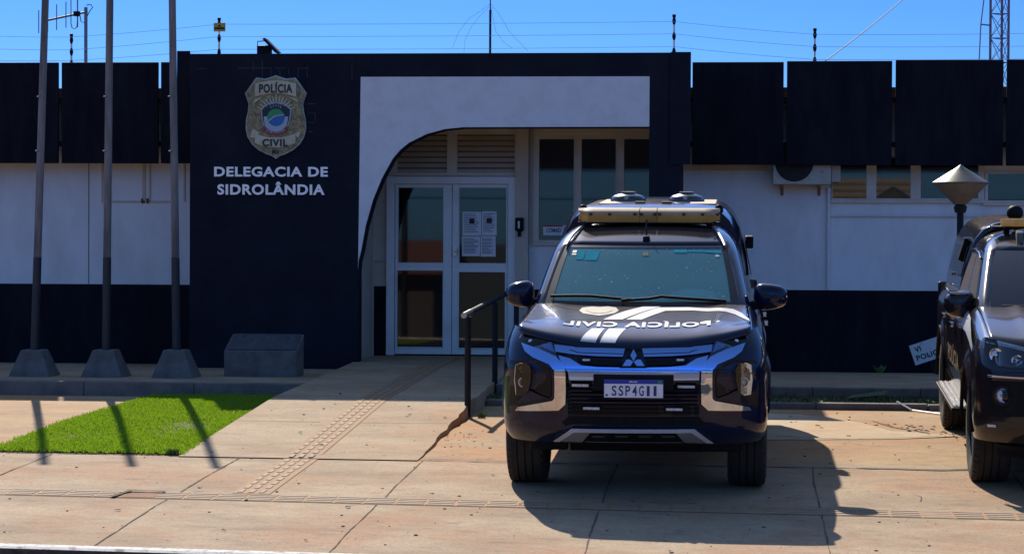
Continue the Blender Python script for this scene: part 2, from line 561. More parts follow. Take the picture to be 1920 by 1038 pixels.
def interp(x, xs, ys):
    if x <= xs[0]: return ys[0]
    for i in range(len(xs) - 1):
        if x <= xs[i + 1]:
            t = (x - xs[i]) / (xs[i + 1] - xs[i])
            return ys[i] * (1 - t) + ys[i + 1] * t
    return ys[-1]

def smooth_interp(x, xs, ys):
    if x <= xs[0]: return ys[0]
    for i in range(len(xs) - 1):
        if x <= xs[i + 1]:
            t = (x - xs[i]) / (xs[i + 1] - xs[i])
            m0 = (ys[i + 1] - ys[max(i - 1, 0)]) / (xs[i + 1] - xs[max(i - 1, 0)])
            m1 = (ys[min(i + 2, len(ys) - 1)] - ys[i]) / (xs[min(i + 2, len(ys) - 1)] - xs[i])
            h = xs[i + 1] - xs[i]
            return (2*t**3-3*t*t+1)*ys[i] + (t**3-2*t*t+t)*h*m0 + (-2*t**3+3*t*t)*ys[i+1] + (t**3-t*t)*h*m1
    return ys[-1]

# ------------------------------------------------------------------ terrain
YA = 16.31                         # distance of the pickup's front axle, height zero there
XC = -0.655
YK = 13.07                         # street kerb
def gz(X, Y):
    z = 0.04 * (min(Y, 19.2) - YA)
    if Y > 19.2: z += 0.004 * (Y - 19.2)
    k = interp(Y, [13.6, 16.0, 17.5, 19.0], [0.012, 0.008, 0.003, 0.0])
    return z - k * max(-12, min(12, X - XC))

def sheet(name, x0, x1, y0, y1, nx, ny, zf, mat, dz=0.0):
    mb = MB()
    vs, fs = [], []
    for j in range(ny + 1):
        for i in range(nx + 1):
            X, Y = x0 + (x1 - x0) * i / nx, y0 + (y1 - y0) * j / ny
            vs.append((X, Y, zf(X, Y) + dz))
    for j in range(ny):
        for i in range(nx):
            a = j * (nx + 1) + i
            fs.append((a, a + 1, a + nx + 2, a + nx + 1))
    mb.add(vs, fs)
    o = mb.build(name, mat, smooth=60)
    return tag(o, kind='structure')

def strip_poly(name, pts, zf, mat, dz, kind='structure', sub=0.4):
    """flat polygon on the ground, cut so that it follows the slope"""
    return tag(drape([pts], lambda x, y: Vector((x, y, zf(x, y) + dz)), name, mat, None, step=sub, step2=sub), kind=kind)

# base ground, reaching the horizon (dips below everything modelled nearby)
mb = MB()
mb.add([(-900, -900, -2.3), (900, -900, -2.3), (900, 900, -2.3), (-900, 900, -2.3)], [(0, 1, 2, 3)])
tag(mb.build('ground', M('scrub_ground', (0.05, 0.055, 0.025), (0.10, 0.08, 0.045), .4, .9)), kind='structure')
def roadz(X, Y):
    t = (YK - Y) / (YK + 12)
    return (gz(X, YK) - 0.045) * (1 - t) - 2.1 * t
sheet('road', -60, 60, -12, YK, 30, 4, roadz, m_road)
sheet('pavement_opposite', -60, 60, -26, -12, 30, 2, lambda X, Y: -1.98, m_road)
sheet('pavement', -30, 30, YK + 0.02, 17.47, 60, 12, gz, m_pave)
sheet('parking_area', -30, 30, 17.47, 30, 60, 26, gz, m_park)

def ribbon(mb, pts, wid, jag=0.02, dz=0.004, zf=gz, n=None):
    """irregular crack following a polyline on the ground"""
    P = []
    for i in range(len(pts) - 1):
        a, b = pts[i], pts[i + 1]
        L = math.hypot(b[0] - a[0], b[1] - a[1])
        k = max(2, int(L / 0.09))
        for j in range(k):
            t = j / k
            P.append((a[0] + (b[0] - a[0]) * t, a[1] + (b[1] - a[1]) * t))
    P.append(pts[-1])
    vs = []
    off = 0
    for i, p in enumerate(P):
        q, r = P[max(i - 1, 0)], P[min(i + 1, len(P) - 1)]
        d = Vector((r[0] - q[0], r[1] - q[1])).normalized()
        nrm = Vector((-d.y, d.x))
        off = off * 0.8 + random.uniform(-jag, jag) * .16
        ww = wid * random.uniform(0.35, 1.5)
        for s in (-1, 1):
            x, y = p[0] + nrm.x * (off + s * ww / 2), p[1] + nrm.y * (off + s * ww / 2)
            vs.append((x, y, zf(x, y) + dz))
    mb.add(vs, [(2 * i, 2 * i + 1, 2 * i + 3, 2 * i + 2) for i in range(len(P) - 1)])

# joints and cracks of the pavement
mb = MB()
for k, X in enumerate([-7.95, -6.52, -5.1, -3.67, -2.29, -0.85, 0.57, 2.0, 3.42, 4.84]):
    ribbon(mb, [(X, YK + .16), (X + random.uniform(-.02, .02), 15.05)], .009, .022)
    ribbon(mb, [(X, 15.37), (X, 16.3), (X + .01, 17.22)], .010, .018)
ribbon(mb, [(-8.5, 17.27), (-5.7, 17.3), (-4.1, 17.27), (-3.3, 17.2), (-2.35, 17.22)], .028, .03)
ribbon(mb, [(-2.35, 17.25), (-1.7, 17.2), (0.6, 17.22), (4.5, 17.27)], .022, .025)
ribbon(mb, [(-2.3, 17.32), (-1.6, 17.29), (-.3, 17.3)], .012, .01)
ribbon(mb, [(0.9, 17.24), (1.5, 17.2), (1.75, 17.28)], .05, .03)
ribbon(mb, [(0.35, 19.0), (0.9, 18.85), (1.5, 19.05), (1.9, 19.3)], .022, .05)
ribbon(mb, [(1.2, 20.5), (1.35, 19.9), (1.6, 19.4)], .03, .05)
ribbon(mb, [(1.25, 15.75), (1.27, 15.95), (1.22, 16.1)], .008, .02)
tag(mb.build('pavement_joints', m_crackshade), kind='structure')

# tactile strips: raised bars on a stained bed
strip_poly('tactile_bed', [(-9, 15.07), (9, 15.07), (9, 15.36), (-9, 15.36)], gz, m_tactb, .003, sub=.5)
mb = MB()
x = -8.98
while x < 8.9:
    if not (-4.06 < x < -3.80):
        worn = random.random() < .22
        for j in range(4):
            y = 15.09 + j * .072
            z = gz(x, y)
            h = .002 if not worn else .0005
            e = random.uniform(-.008, .006)
            mb.prism([(x + e, y, gz(x, y) + .002), (x + .178 - e, y, gz(x + .17, y) + .002), (x + .178 - e, y, gz(x + .17, y) + h + .004), (x + e, y, z + h + .004)], (0, .042, .001))
    x += .2
tag(mb.build('tactile_paving', m_tact), kind='structure')
mb = MB()
mb.add([(-4.03, 15.09, gz(-4, 15.1) + .006), (-3.79, 15.09, gz(-3.72, 15.1) + .006), (-3.76, 15.34, gz(-3.7, 15.3) + .006), (-3.98, 15.34, gz(-4, 15.3) + .006)], [(0, 1, 2, 3)])
tag(mb.build('broken_tile_hole', m_soilshade), kind='structure')
mb = MB()
ribbon(mb, [(-4.05, 15.06), (-4.0, 15.34), (-3.76, 15.33)], .05, .02, .014)
tag(mb.build('broken_tile_edge', m_crackshade), kind='structure')

# entrance ramp
def rz(X, Y):
    return interp(Y, [17.2, 20.8, 25.2, 27.0], [gz(X, 17.2) + .008, .25, .325, .335])
RL, RR = -4.12, -2.31
strip = []
mb = MB()
n = 40
random.seed(3)
vs, fs = [], []
for j in range(n + 1):
    Y = 17.2 + (26.7 - 17.2) * j / n
    jr = random.uniform(-.018, .012) * (1 if j < 22 else .2)
    row = [RL, RL + .5, -3.2, RR - .4, RR + jr, RR + jr + .005, RR + jr + .012]
    for i, X in enumerate(row):
        z = rz(X, Y)
        if i == 5: z -= .02
        if i == 6: z = gz(X, Y) - .02
        vs.append((X, Y, z))
for j in range(n):
    for i in range(6):
        a = j * 7 + i
        fs.append((a, a + 1, a + 8, a + 7))
mb.add(vs, fs)

tag(mb.build('entrance_ramp', m_ramp), kind='structure')
mb = MB()                          # left cheek of the ramp
mb.loft([[(RL, 17.2 + 9.5 * j / n, rz(RL, 17.2 + 9.5 * j / n)), (RL, 17.2 + 9.5 * j / n, -.1)] for j in range(n + 1)], cap=False, closed=False)
tag(mb.build('ramp_side', m_soilshade), kind='structure')
mb = MB()
ribbon(mb, [(-4.1, 19.2), (-3.4, 19.18)], .010, .01, .004, rz)
ribbon(mb, [(-3.1, 19.17), (-2.34, 19.2)], .008, .01, .004, rz)
tag(mb.build('ramp_joints', m_crackshade), kind='structure')
mb = MB()
mb.loft([[(x + .0, y, rz(x, y) + .003) for x in (-3.3, -3.1)] for y in [15.38 + .3 * i for i in range(38)] if y < 26.5], cap=False, closed=False)
mb2 = MB()
def rgz(X, Y):
    return max(rz(X, Y) if Y > 17.2 else gz(X, Y), gz(X, Y))
mb = MB()
mb.loft([[(x, y, rgz(x, y) + .004) for x in (-3.325, -3.065)] for y in [15.38 + .26 * i for i in range(43)]], cap=False, closed=False)
tag(mb.build('ramp_tactile_bed', m_tactb), kind='structure')
y = 15.42
while y < 26.3:
    for j in range(3):
        x = -3.29 + j * .072 + random.uniform(-.003, .003)
        za, zb = rgz(x, y), rgz(x, y + .15)
        mb2.prism([(x, y, za + .003), (x + .033, y, za + .003), (x + .033, y, za + .0075), (x, y, za + .0075)], (0, .135, zb - za))
    y += .2
tag(mb2.build('ramp_tactile_bars', m_tact), kind='structure')

# street kerb with its worn whitewash
mb = MB()
mb.loft([[(x, YK - .004, gz(x, YK) + .004), (x, YK + .03, gz(x, YK) + .014), (x, YK + .11, gz(x, YK + .11) + .012), (x, YK + .12, gz(x, YK + .11) - .05)]
         for x in [-12 + .5 * i for i in range(49)]], cap=False, closed=False)
tag(mb.build('street_kerb', m_kerbw), kind='structure')
mb = MB()
mb.loft([[(x, YK, gz(x, YK) - .2), (x, YK - .005 + random.uniform(-.008, .004), gz(x, YK) + .003)] for x in [-12 + .1 * i for i in range(241)]], cap=False, closed=False)
tag(mb.build('kerb_face_shade', m_crackshade), kind='structure')  # dark colour paints the shade on the kerb's front

# light patched concrete behind the pickup
strip_poly('concrete_patch', [(-.6, 18.9), (.3, 18.75), (1.3, 18.9), (1.85, 19.15), (1.3, 19.5), (1.1, 20.3), (.6, 21.1), (-.2, 21.3), (-1.0, 20.2)], gz, m_patch, .004, sub=.3)

# left platform (poles stand on it) and the right stepped bank
def pz(X, Y):
    return interp(Y, [22.5, 25.3, 27.2], [.265, .255, .18])
def kerb(name, x0, x1, Y, z1, wdt, mat, mb=None):
    mb = MB()
    n = max(1, int((x1 - x0) / 1.0))
    for i in range(n):
        a, b = x0 + (x1 - x0) * i / n, x0 + (x1 - x0) * (i + 1) / n
        mb.box(a + .002, b - .002, Y, Y + wdt, -.1, z1 + random.uniform(-.004, .004))
    return tag(mb.build(name, mat, bevel=.012), kind='structure')
kerb('platform_kerb', -14, RL - .01, 22.45, .268, .14, m_kerbg)
sheet('platform', -16, RL, 22.59, 27.2, 12, 4, pz, m_pave)
kerb('lower_kerb', RR + .02, 14, 21.72, .185, .12, m_kerbg)
kerb('upper_kerb', RR + .02, 14, 22.62, .275, .12, m_kerbg)
sheet('platform_right', RR + .01, 16, 22.74, 27.2, 14, 4, lambda X, Y: interp(Y, [22.5, 25.3, 27.2], [.272, .25, .16]) + .0, m_pave)
sheet('verge_soil', RR + .02, 14, 21.84, 22.62, 20, 1, lambda X, Y: .18, m_gsoil)

# grass: blades as one mesh each
def grass(name, x0, x1, y0, y1, zf, n, hmin, hmax, mat, bare=None, edge=.05):
    rnd = random.Random(11)
    vs, fs = [], []
    for i in range(n):
        x = rnd.uniform(x0 - edge, x1 + edge * .5)
        y = rnd.uniform(y0 - edge, y1)
        if (x < x0 or x > x1 or y < y0) and rnd.random() < .6: continue
        h = rnd.uniform(hmin, hmax)
        if bare:
            q = bare(x, y)
            if rnd.random() < q: continue
            h *= 1 - .4 * q
        a = rnd.uniform(0, math.pi)
        wd = rnd.uniform(.003, .0055)
        lx, ly = rnd.uniform(-.5, .5) * h, rnd.uniform(-.5, .5) * h
        z = zf(x, y)
        k = len(vs)
        cx, cy = math.cos(a) * wd, math.sin(a) * wd
        vs += [(x - cx, y - cy, z), (x + cx, y + cy, z), (x + lx * .4 + cx * .7, y + ly * .4 + cy * .7, z + h * .65), (x + lx * .4 - cx * .7, y + ly * .4 - cy * .7, z + h * .65), (x + lx, y + ly, z + h)]
        fs += [(k, k + 1, k + 2, k + 3), (k + 3, k + 2, k + 4)]
    me = bpy.data.meshes.new(name)
    me.from_pydata(vs, [], fs)
    me.materials.append(mat)
    o = bpy.data.objects.new(name, me)
    COL.objects.link(o)
    return o
def bare(x, y):
    from math import sin, exp
    q = .6 * exp(-((x + 5.2) ** 2 / .05 + (y - 18.3) ** 2 / .12)) + .75 * exp(-((x + 4.55) ** 2 / .10 + (y - 19.0) ** 2 / .7)) + .2 * (sin(x * 7 + sin(y * 3) * 2) * sin(y * 2.3 + x) > .55)
    return min(.85, q)
sheet('lawn_soil', -5.58, RL, 17.33, 22.45, 8, 20, lambda X, Y: gz(X, Y) + .012, m_gsoil)
g = grass('lawn_grass', -5.58, RL, 17.33, 22.43, lambda x, y: gz(x, y) + .01, 80000, .014, .036, m_gleaf, bare)
tag(g, 'short bright green lawn between the path and the ramp', 'grass', kind='stuff')
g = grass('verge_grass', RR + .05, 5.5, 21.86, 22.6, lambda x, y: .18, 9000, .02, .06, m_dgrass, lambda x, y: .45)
tag(g, 'sparse dark grass on the narrow verge in the shade behind the pickups', 'grass', kind='stuff')

# pebbles and leaf litter
mb = MB()
rnd = random.Random(5)
def pebble(x, y, z, r, flat=.6):
    ring = []
    for k, (rr, hh) in enumerate([(.6, 0), (1, .35), (.75, .8), (.2, 1)]):
        ring.append([(x + math.cos(a) * r * rr * rnd.uniform(.75, 1.2), y + math.sin(a) * r * rr * rnd.uniform(.75, 1.2), z + hh * r * flat) for a in [2 * math.pi * i / 6 for i in range(6)]])
    mb.loft(ring)
for i in range(520):
    x, y = rnd.uniform(-5.5, 3), rnd.uniform(13.3, 21.5)
    z = rz(x, y) if (RL < x < RR and y > 17.2) else gz(x, y)
    if x < RL and y > 17.3: z += .03
    pebble(x, y, z, rnd.choice([.003, .004, .004, .005, .006, .011]) * rnd.uniform(.8, 1.3))
for i in range(60):
    t = rnd.random()
    pebble(rnd.gauss(1.35 + t * .6, .12), rnd.gauss(20.2 - t * 1.2, .1), gz(1.5, 19.5), rnd.uniform(.006, .018))
for i in range(40):
    x = rnd.uniform(-2.28, -2.0)
    pebble(x, rnd.uniform(17.3, 20.5), gz(x, 18.5) + .02, rnd.uniform(.005, .012))
tag(mb.build('gravel', m_stone), 'loose grit and pebbles scattered on the concrete', 'gravel', kind='stuff')

# dry leaves blown over the concrete
mb = MB()
for i in range(46):
    x, y = rnd.uniform(-5.4, 2.6), rnd.choice([rnd.uniform(17.2, 21.6), rnd.uniform(13.5, 21.6)])
    z = (rz(x, y) if (RL < x < RR and y > 17.2) else gz(x, y)) + .006 + (.03 if x < RL and y > 17.3 else 0)
    a, L = rnd.uniform(0, 6.28), rnd.uniform(.012, .03)
    c_, s_ = math.cos(a), math.sin(a)
    P = [(-1, 0, .0), (-.3, .45, .25), (.5, .35, .2), (1, 0, .05), (.5, -.35, .3), (-.3, -.45, .1)]
    mb.add([(x + (u * c_ - v * s_) * L, y + (u * s_ + v * c_) * L, z + w_ * L) for u, v, w_ in P], [(0, 1, 2, 3), (0, 3, 4, 5)])
tag(mb.build('leaf_litter', M('dry_leaf', (0.20, 0.12, 0.05), (0.08, 0.05, 0.03), 30, .8)), 'small dry leaves blown over the concrete and lawn', 'leaves', kind='stuff')

# ------------------------------------------------------------------ the police station
B = thing('police_station', (-3.2, 25.3, 0.25), 'single storey police station with dark navy front, white arched entrance and black eave slabs', 'building')
YP, YB, YW, YE = 25.3, 26.6, 27.0, 26.62      # portal, recess wall, wing walls, eave slabs
def X_(px, py, Y): return at(px, py, Y)[0]
def Z_(px, py, Y): return at(px, py, Y)[1]

# portal wall with the arched opening
def pp(px, py): return at(px, py, YP)
arch = [(672, 505), (673.5, 490), (678.5, 470), (687, 423.5), (700.5, 376), (717, 336), (737.6, 298.7), (752, 282), (768, 269), (801.6, 252.5), (835, 243.5), (869, 240), (1216.5, 238.7)]
ar = []
for i, p in enumerate(arch): ar.append(pp(*p))
xl, xr = ar[0][0], pp(1216.5, 400)[0]
ZT = Z_(825, 100, YP)
x0, x1 = X_(356, 300, YP), X_(1275, 300, YP)
loop = [(x0, 0.0), (x0, ZT), (x1, ZT), (x1, 0.0), (xr, 0.0), (xr, ar[-1][1])] + [a for a in reversed(ar[:-1])] + [(xl, 0.0)]
def ngon_wall(loop, Y0, Y1):
    from mathutils.geometry import tessellate_polygon
    tris = tessellate_polygon([[Vector((x, z, 0)) for x, z in loop]])
    mb = MB()
    n = len(loop)
    V = [(x, Y0, z) for x, z in loop] + [(x, Y1, z) for x, z in loop]
    F = []
    for t in tris:
        F.append(tuple(t))
        F.append(tuple(i + n for i in reversed(t)))
    F += [(i, (i + 1) % n, n + (i + 1) % n, n + i) for i in range(n)]
    mb.add(V, F)
    return mb
ngon_wall(loop, YP, YP + .24).build('portal_wall', m_navy, B)
zt2 = pp(900, 144)[1]
wl = [(ar[0][0] - .003, ar[0][1]), (pp(676.5, 144)[0], zt2), (xr, zt2), (xr, ar[-1][1] + .006)] + [(a[0] - .006, a[1] + .008) for a in reversed(ar[1:-1])]
ngon_wall(wl, YP - .004, YP + .02).build('arch_panel', M('arch_white_paint', (0.76, 0.74, 0.72), (0.66, 0.62, 0.58), 5, .75, bump=.3, bscale=60, lo=.45, hi=.8), B)
mb = MB()
xc = X_(1257, 200, YP); xe = X_(1295, 200, YP)
mb.box(xc, xe, YP - .03, YP + .05, Z_(1275, 308, YP), ZT + .004)
mb.build('portal_slab', m_navy, B)
# portal top slab, side cheeks and roof over the recess
mb = MB()
mb.box(x0, x1, YP + .24, YW + .2, ZT - .15, ZT - .03)
mb.build('portal_roof', m_black, B)
for a in (x0, x1 - .2): MB().box(a, a + .2, YP + .24, YW, 0, ZT - .15).build('portal_side', m_navy, B)
# recess: back wall in two paints, left cheek, ceiling
XLc, XRc = xl - .02, x1 - .2
def wall_two(name, xa, xb, Y, zsplit, ztop, thick, mtop=m_white, parent=B):
    MB().box(xa, xb, Y, Y + thick, zsplit, ztop).build(name, mtop, parent)
    MB().box(xa, xb, Y - .006, Y + thick, -.05, zsplit - .001).build('wall_base_band', m_black, parent)
zs = Z_(700, 536, YB)
zc = ZT - .2
wall_two('recess_wall', XLc - .3, X_(728, 500, YB), YB, zs, zc, .15, m_cream)
wall_two('recess_wall', X_(990, 500, YB), XRc, YB, Z_(1100, 543, YB), Z_(1100, 456, YB), .15, m_white)
MB().box(XLc - .1, XLc - .02, YP + .24, YB, 0, zc).build('recess_cheek', m_cream, B)
MB().box(XLc - .1, XRc + .1, YP + .24, YB + 2.5, zc, zc + .05).build('recess_ceiling', m_cream, B)
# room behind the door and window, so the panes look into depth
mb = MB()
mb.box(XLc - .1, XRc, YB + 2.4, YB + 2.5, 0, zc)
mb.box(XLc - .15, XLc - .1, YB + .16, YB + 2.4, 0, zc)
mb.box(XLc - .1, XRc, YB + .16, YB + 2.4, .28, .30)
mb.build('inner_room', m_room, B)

def rect(px0, py0, px1, py1, Y):
    a = at(px0, (py0 + py1) / 2, Y)[0]
    b = at(px1, (py0 + py1) / 2, Y)[0]
    c = at((px0 + px1) / 2, py0, Y)[1]
    d = at((px0 + px1) / 2, py1, Y)[1]
    return min(a, b), max(a, b), min(c, d), max(c, d)
def frame_with_panes(mb, x0, x1, z0, z1, panes, Y, t):
    """frame boards filling x0..x1,z0..z1 around the pane openings of one row"""
    xs = x0
    for (a, b, c, d) in sorted(panes):
        mb.box(xs, a, Y, Y + t, z0, z1)
        mb.box(a, b, Y, Y + t, z0, c)
        mb.box(a, b, Y, Y + t, d, z1)
        xs = b
    mb.box(xs, x1, Y, Y + t, z0, z1)

# double door
D = YB - .02
xa, xb = X_(725, 500, D), X_(967, 500, D)
zb, zt = Z_(846, 666, D), Z_(846, 331, D)
fr = MB()
fx = [X_(740, 500, D), X_(953, 500, D)]
fr.box(xa, fx[0], D - .04, D + .1, zb, zt)
fr.box(fx[1], xb, D - .04, D + .1, zb, zt)
fr.box(fx[0], fx[1], D - .04, D + .1, Z_(846, 345, D), zt)
door = fr.build('entrance_door', m_doorp, B, bevel=.004)
for lx0, lx1, gs in ((741, 847, ((747, 352, 831, 492), (745, 507, 830, 650))), (848, 952.5, ((861.5, 352, 949, 493), (860.5, 510, 946.5, 652)))):
    a, b, _, _ = rect(lx0, 400, lx1, 500, D)
    zmid = Z_(846, 500, D)
    z0, z1 = Z_(846, 664, D), Z_(846, 345.5, D)
    mb = MB()
    for gi, g in enumerate(gs):
        r = rect(*g, D)
        frame_with_panes(mb, a, b, zmid if gi == 0 else z0, z1 if gi == 0 else zmid, [r], D, .045)
        w_ = .012                                     # glazing bead, proud of the stile
        for (q0, q1, q2, q3) in ((r[0] - w_, r[0], r[2] - w_, r[3] + w_), (r[1], r[1] + w_, r[2] - w_, r[3] + w_), (r[0], r[1], r[3], r[3] + w_), (r[0], r[1], r[2] - w_, r[2])):
            mb.box(q0, q1, D - .008, D + .01, q2, q3)
    leaf = mb.build('door_leaf', m_doorp, door, bevel=.003)
    for g in gs:
        r = rect(*g, D)
        MB().box(r[0] - .005, r[1] + .005, D + .02, D + .026, r[2] - .005, r[3] + .005).build('door_pane', m_glass, door)
mb = MB()
mb.box(X_(850, 480, D), X_(857, 480, D), D - .03, D, Z_(853, 480, D), Z_(853, 462, D))
mb.tube([(X_(853, 470, D), D - .03, Z_(853, 471, D)), (X_(853, 470, D), D - .06, Z_(853, 471, D)), (X_(862, 470, D), D - .065, Z_(853, 471, D))], .008, 8)
mb.build('door_handle', m_bare, door)
# louvres above the door
zt0, zt1 = Z_(846, 330, D), Z_(846, 240, D)
mb = MB()
lv = [(745, 252, 838, 324), (857, 252, 965, 324)]
pan = [rect(*l, D) for l in lv]
frame_with_panes(mb, xa, X_(968, 300, D), zt0, zt1, pan, D, .05)
for r in pan:
    for k in range(7):
        h = (r[3] - r[2]) / 7
        z = r[2] + h * k
        mb.prism([(r[0], D - .004, z + h * .02), (r[0], D + .035, z + h * .72), (r[0], D + .040, z + h * .72), (r[0], D + .004, z + h * .0)], (r[1] - r[0], 0, 0))
louv = mb.build('louvre_panel', m_frame, B)
for r in pan: MB().box(r[0], r[1], D + .052, D + .056, r[2], r[3]).build('louvre_shade', m_soilshade, louv)  # dark backing paints the shaded undersides of the slats
# pilaster, window, pipes
r = rect(968, 243, 992, 672, YB)
MB().box(r[0], r[1], YB - .12, YB + .02, .2, zc).build('pilaster', m_cream, B, bevel=.004)
r = rect(992, 243, 1000, 456, YB)
MB().box(r[0], r[1] + .02, YB - .01, YB + .1, r[2], zc).build('window_jamb', m_cream, B)
wr = rect(1000, 250, 1262, 456, YB)
panes = [rect(*p, YB) for p in ((1011, 261, 1076, 450), (1090.5, 261, 1154.5, 450), (1170, 261, 1235, 450))]
mb = MB()
frame_with_panes(mb, wr[0], wr[1], wr[2], wr[3], panes, YB - .02, .06)
mb.box(wr[0], wr[1], YB - .03, YB + .08, wr[3], zc)
for r in panes:
    for (q0, q1, q2, q3) in ((r[0] - .012, r[0], r[2], r[3]), (r[1], r[1] + .012, r[2], r[3]), (r[0] - .012, r[1] + .012, r[3], r[3] + .012), (r[0] - .012, r[1] + .012, r[2] - .012, r[2])):
        mb.box(q0, q1, YB - .03, YB - .015, q2, q3)
mb.box(wr[0] - .01, wr[1], YB - .045, YB, wr[2] - .025, wr[2] - .002)
win = mb.build('window', m_frame, B)
for r in panes:
    MB().box(r[0] - .004, r[1] + .004, YB + .005, YB + .011, r[2] - .004, r[3] + .004).build('window_pane', m_glass, win)
mb = MB()
for px in (689, 700):
    x = X_(px, 500, YB)
    mb.tube([(x, YB - .02, .25), (x, YB - .02, Z_(px, 492, YB)), (x + .02, YB - .02, Z_(px, 488, YB)), (X_(724, 500, YB), YB - .02, Z_(px, 488, YB))], .010, 6)
mb.build('wall_conduit', m_cream, B)

# wings: walls in two paints
XL0, XR1 = -16.0, 14.0
wall_two('wing_wall', XL0, x0, YW, Z_(200, 532.5, YW), 3.30, .2)
wall_two('wing_wall', x1, XR1, YW, Z_(1600, 544, YW), 3.30, .2)
# seams, door outline and pipes of the left wing
mb = MB()
def vline(mb, px, y0_, y1_, wd, Y=YW, t=.012):
    x = X_(px, (y0_ + y1_) / 2, Y)
    mb.box(x - wd / 2, x + wd / 2, Y - t, Y, Z_(px, y1_, Y), Z_(px, y0_, Y))
for px, a, b, wd in ((192, 306, 380, .02), (197, 306, 380, .012), (281, 306, 378, .02), (270, 306, 380, .035), (346, 306, 378, .02)):
    vline(mb, px, a, b, wd)
r = rect(205, 377, 322, 380, YW)
mb.box(r[0], r[1], YW - .012, YW, r[2], r[3] + .004)
mb.build('wall_batten', m_cream, B)
mb = MB()
vline(mb, 166.5, 306, 532, .009, t=.004)
vline(mb, 267, 372, 381, .02, t=.03)
vline(mb, 277, 372, 381, .02, t=.03)
mb.build('wall_seam', m_crackshade, B)
# right wing: transom strip, ledge, pipe, windows
mb = MB()
r = rect(1277, 311, 1440, 320, YW)
mb.box(r[0], r[1], YW - .03, YW, r[2], r[3] + .05)
for px in (1357, 1437): vline(mb, px, 311, 320, .015, t=.035)
mb.build('transom_strip', m_frame, B)
mb = MB()
x = X_(1553, 440, YW)
mb.tube([(x, YW - .03, Z_(1553, 541, YW)), (x, YW - .03, Z_(1553, 352, YW))], .018, 8)
mb.tube([(x, YW - .03, Z_(1553, 404, YW)), (XR1, YW - .03, Z_(1553, 404, YW) + .0)], .012, 8)
for py in (360, 470): mb.lathe([(.024, 0), (.024, .04)], (x, YW - .03, Z_(1553, py, YW)), n=8)
mb.build('wall_pipe', m_white, B)
def grille_window(pxs, y0_, y1_, panes, bars=True):
    r = rect(pxs[0], y0_, pxs[1], y1_, YW)
    pn = [rect(*p, YW) for p in panes]
    mb = MB()
    frame_with_panes(mb, r[0], r[1], r[2], r[3], pn, YW - .03, .05)
    mb.box(r[0] - .02, r[1] + .02, YW - .05, YW - .0, r[2] - .03, r[2] - .002)
    wn = mb.build('window', m_frame, B)
    g = MB()
    p_ = MB()
    for q in pn:
        p_.box(q[0] - .003, q[1] + .003, YW - .012, YW - .006, q[2] - .003, q[3] + .003)
    p_.build('window_pane', m_glass, wn)
    if bars:
        for q in pn:
            k = q[0] + .05
            while k < q[1] - .02:
                g.box(k - .005, k + .005, YW - .004, YW + .006, q[2], q[3]); k += .095
            k = q[2] + .1
            while k < q[3] - .02:
                g.box(q[0], q[1], YW - .0045, YW + .0065, k - .005, k + .005); k += .13
        g.build('window_grille', m_frame, wn)
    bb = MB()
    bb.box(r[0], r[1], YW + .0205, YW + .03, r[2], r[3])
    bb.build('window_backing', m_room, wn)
grille_window((1560, 1845), 296, 375, ((1561, 296, 1624.5, 372), (1643, 296, 1707, 372), (1726, 296, 1834, 372)))
grille_window((1846, 1990), 322, 380, ((1852, 326, 1980, 376),), False)
# pale strips that paint the mirrored house into the first pane
mb = MB()
r = rect(1563, 334, 1624, 372, YW)
for k in range(5):
    z = r[2] + (r[3] - r[2]) * (k + .1) / 5
    mb.box(r[0], r[1] - .02 * k, YW + .010, YW + .014, z, z + (r[3] - r[2]) / 6.5)
mb.build('pane_reflection', m_cream, B)

# eave slabs: separate heavy boards with slits between
def slab(px0, px1, ytop, ybot, Y=YE, m=m_black):
    r = rect(px0, ytop, px1, ybot, Y)
    MB().box(r[0], r[1], Y - .04, Y, r[2], r[3]).build('eave_slab', m, B, bevel=.006)
for a, b, t, bt in ((-470, -275, 119, 306), (-270, -78, 118.5, 306), (-73, 111, 118, 306), (117, 298, 117.5, 306.5), (303, 331.5, 117, 306.5),
                    (1298, 1469, 117, 309), (1475, 1672, 115, 310), (1678.5, 1880.5, 113, 310.5), (1886.5, 2090, 112, 311), (2096, 2300, 111, 312)):
    slab(a, b, t, bt)
slab(333, 357, 96, 306.5, YE - .06)
mb = MB()
for a, b in ((XL0, x0), (x1 + .05, XR1)):
    mb.box(a, b, YE + .001, YE + .05, 2.72, 2.78)
    mb.box(a, b, YE + .001, YE + .05, 3.22, 3.27)
mb.build('eave_rail', m_black, B)
mb = MB()
for a, b in ((XL0, x0 - .02), (x1 + .02, XR1)):
    mb.box(a, b, YE + .05, YW + .25, 3.28, 3.33)
    mb.prism([(a, YE + .15, 3.335), (a, YE + .15, 3.40), (a, YW + 4.5, 3.50), (a, YW + 4.5, 3.335)], (b - a, 0, 0))
roof = mb.build('roof', m_tile, B)
# back of the house, closing the volume
mb = MB()
mb.box(XL0, XR1, YW + 4.5, YW + 4.7, 0, 3.4)
mb.box(XL0 - .2, XL0, YW, YW + 4.7, 0, 3.4)
mb.box(XR1, XR1 + .2, YW, YW + 4.7, 0, 3.4)
mb.build('rear_wall', m_cream, B)
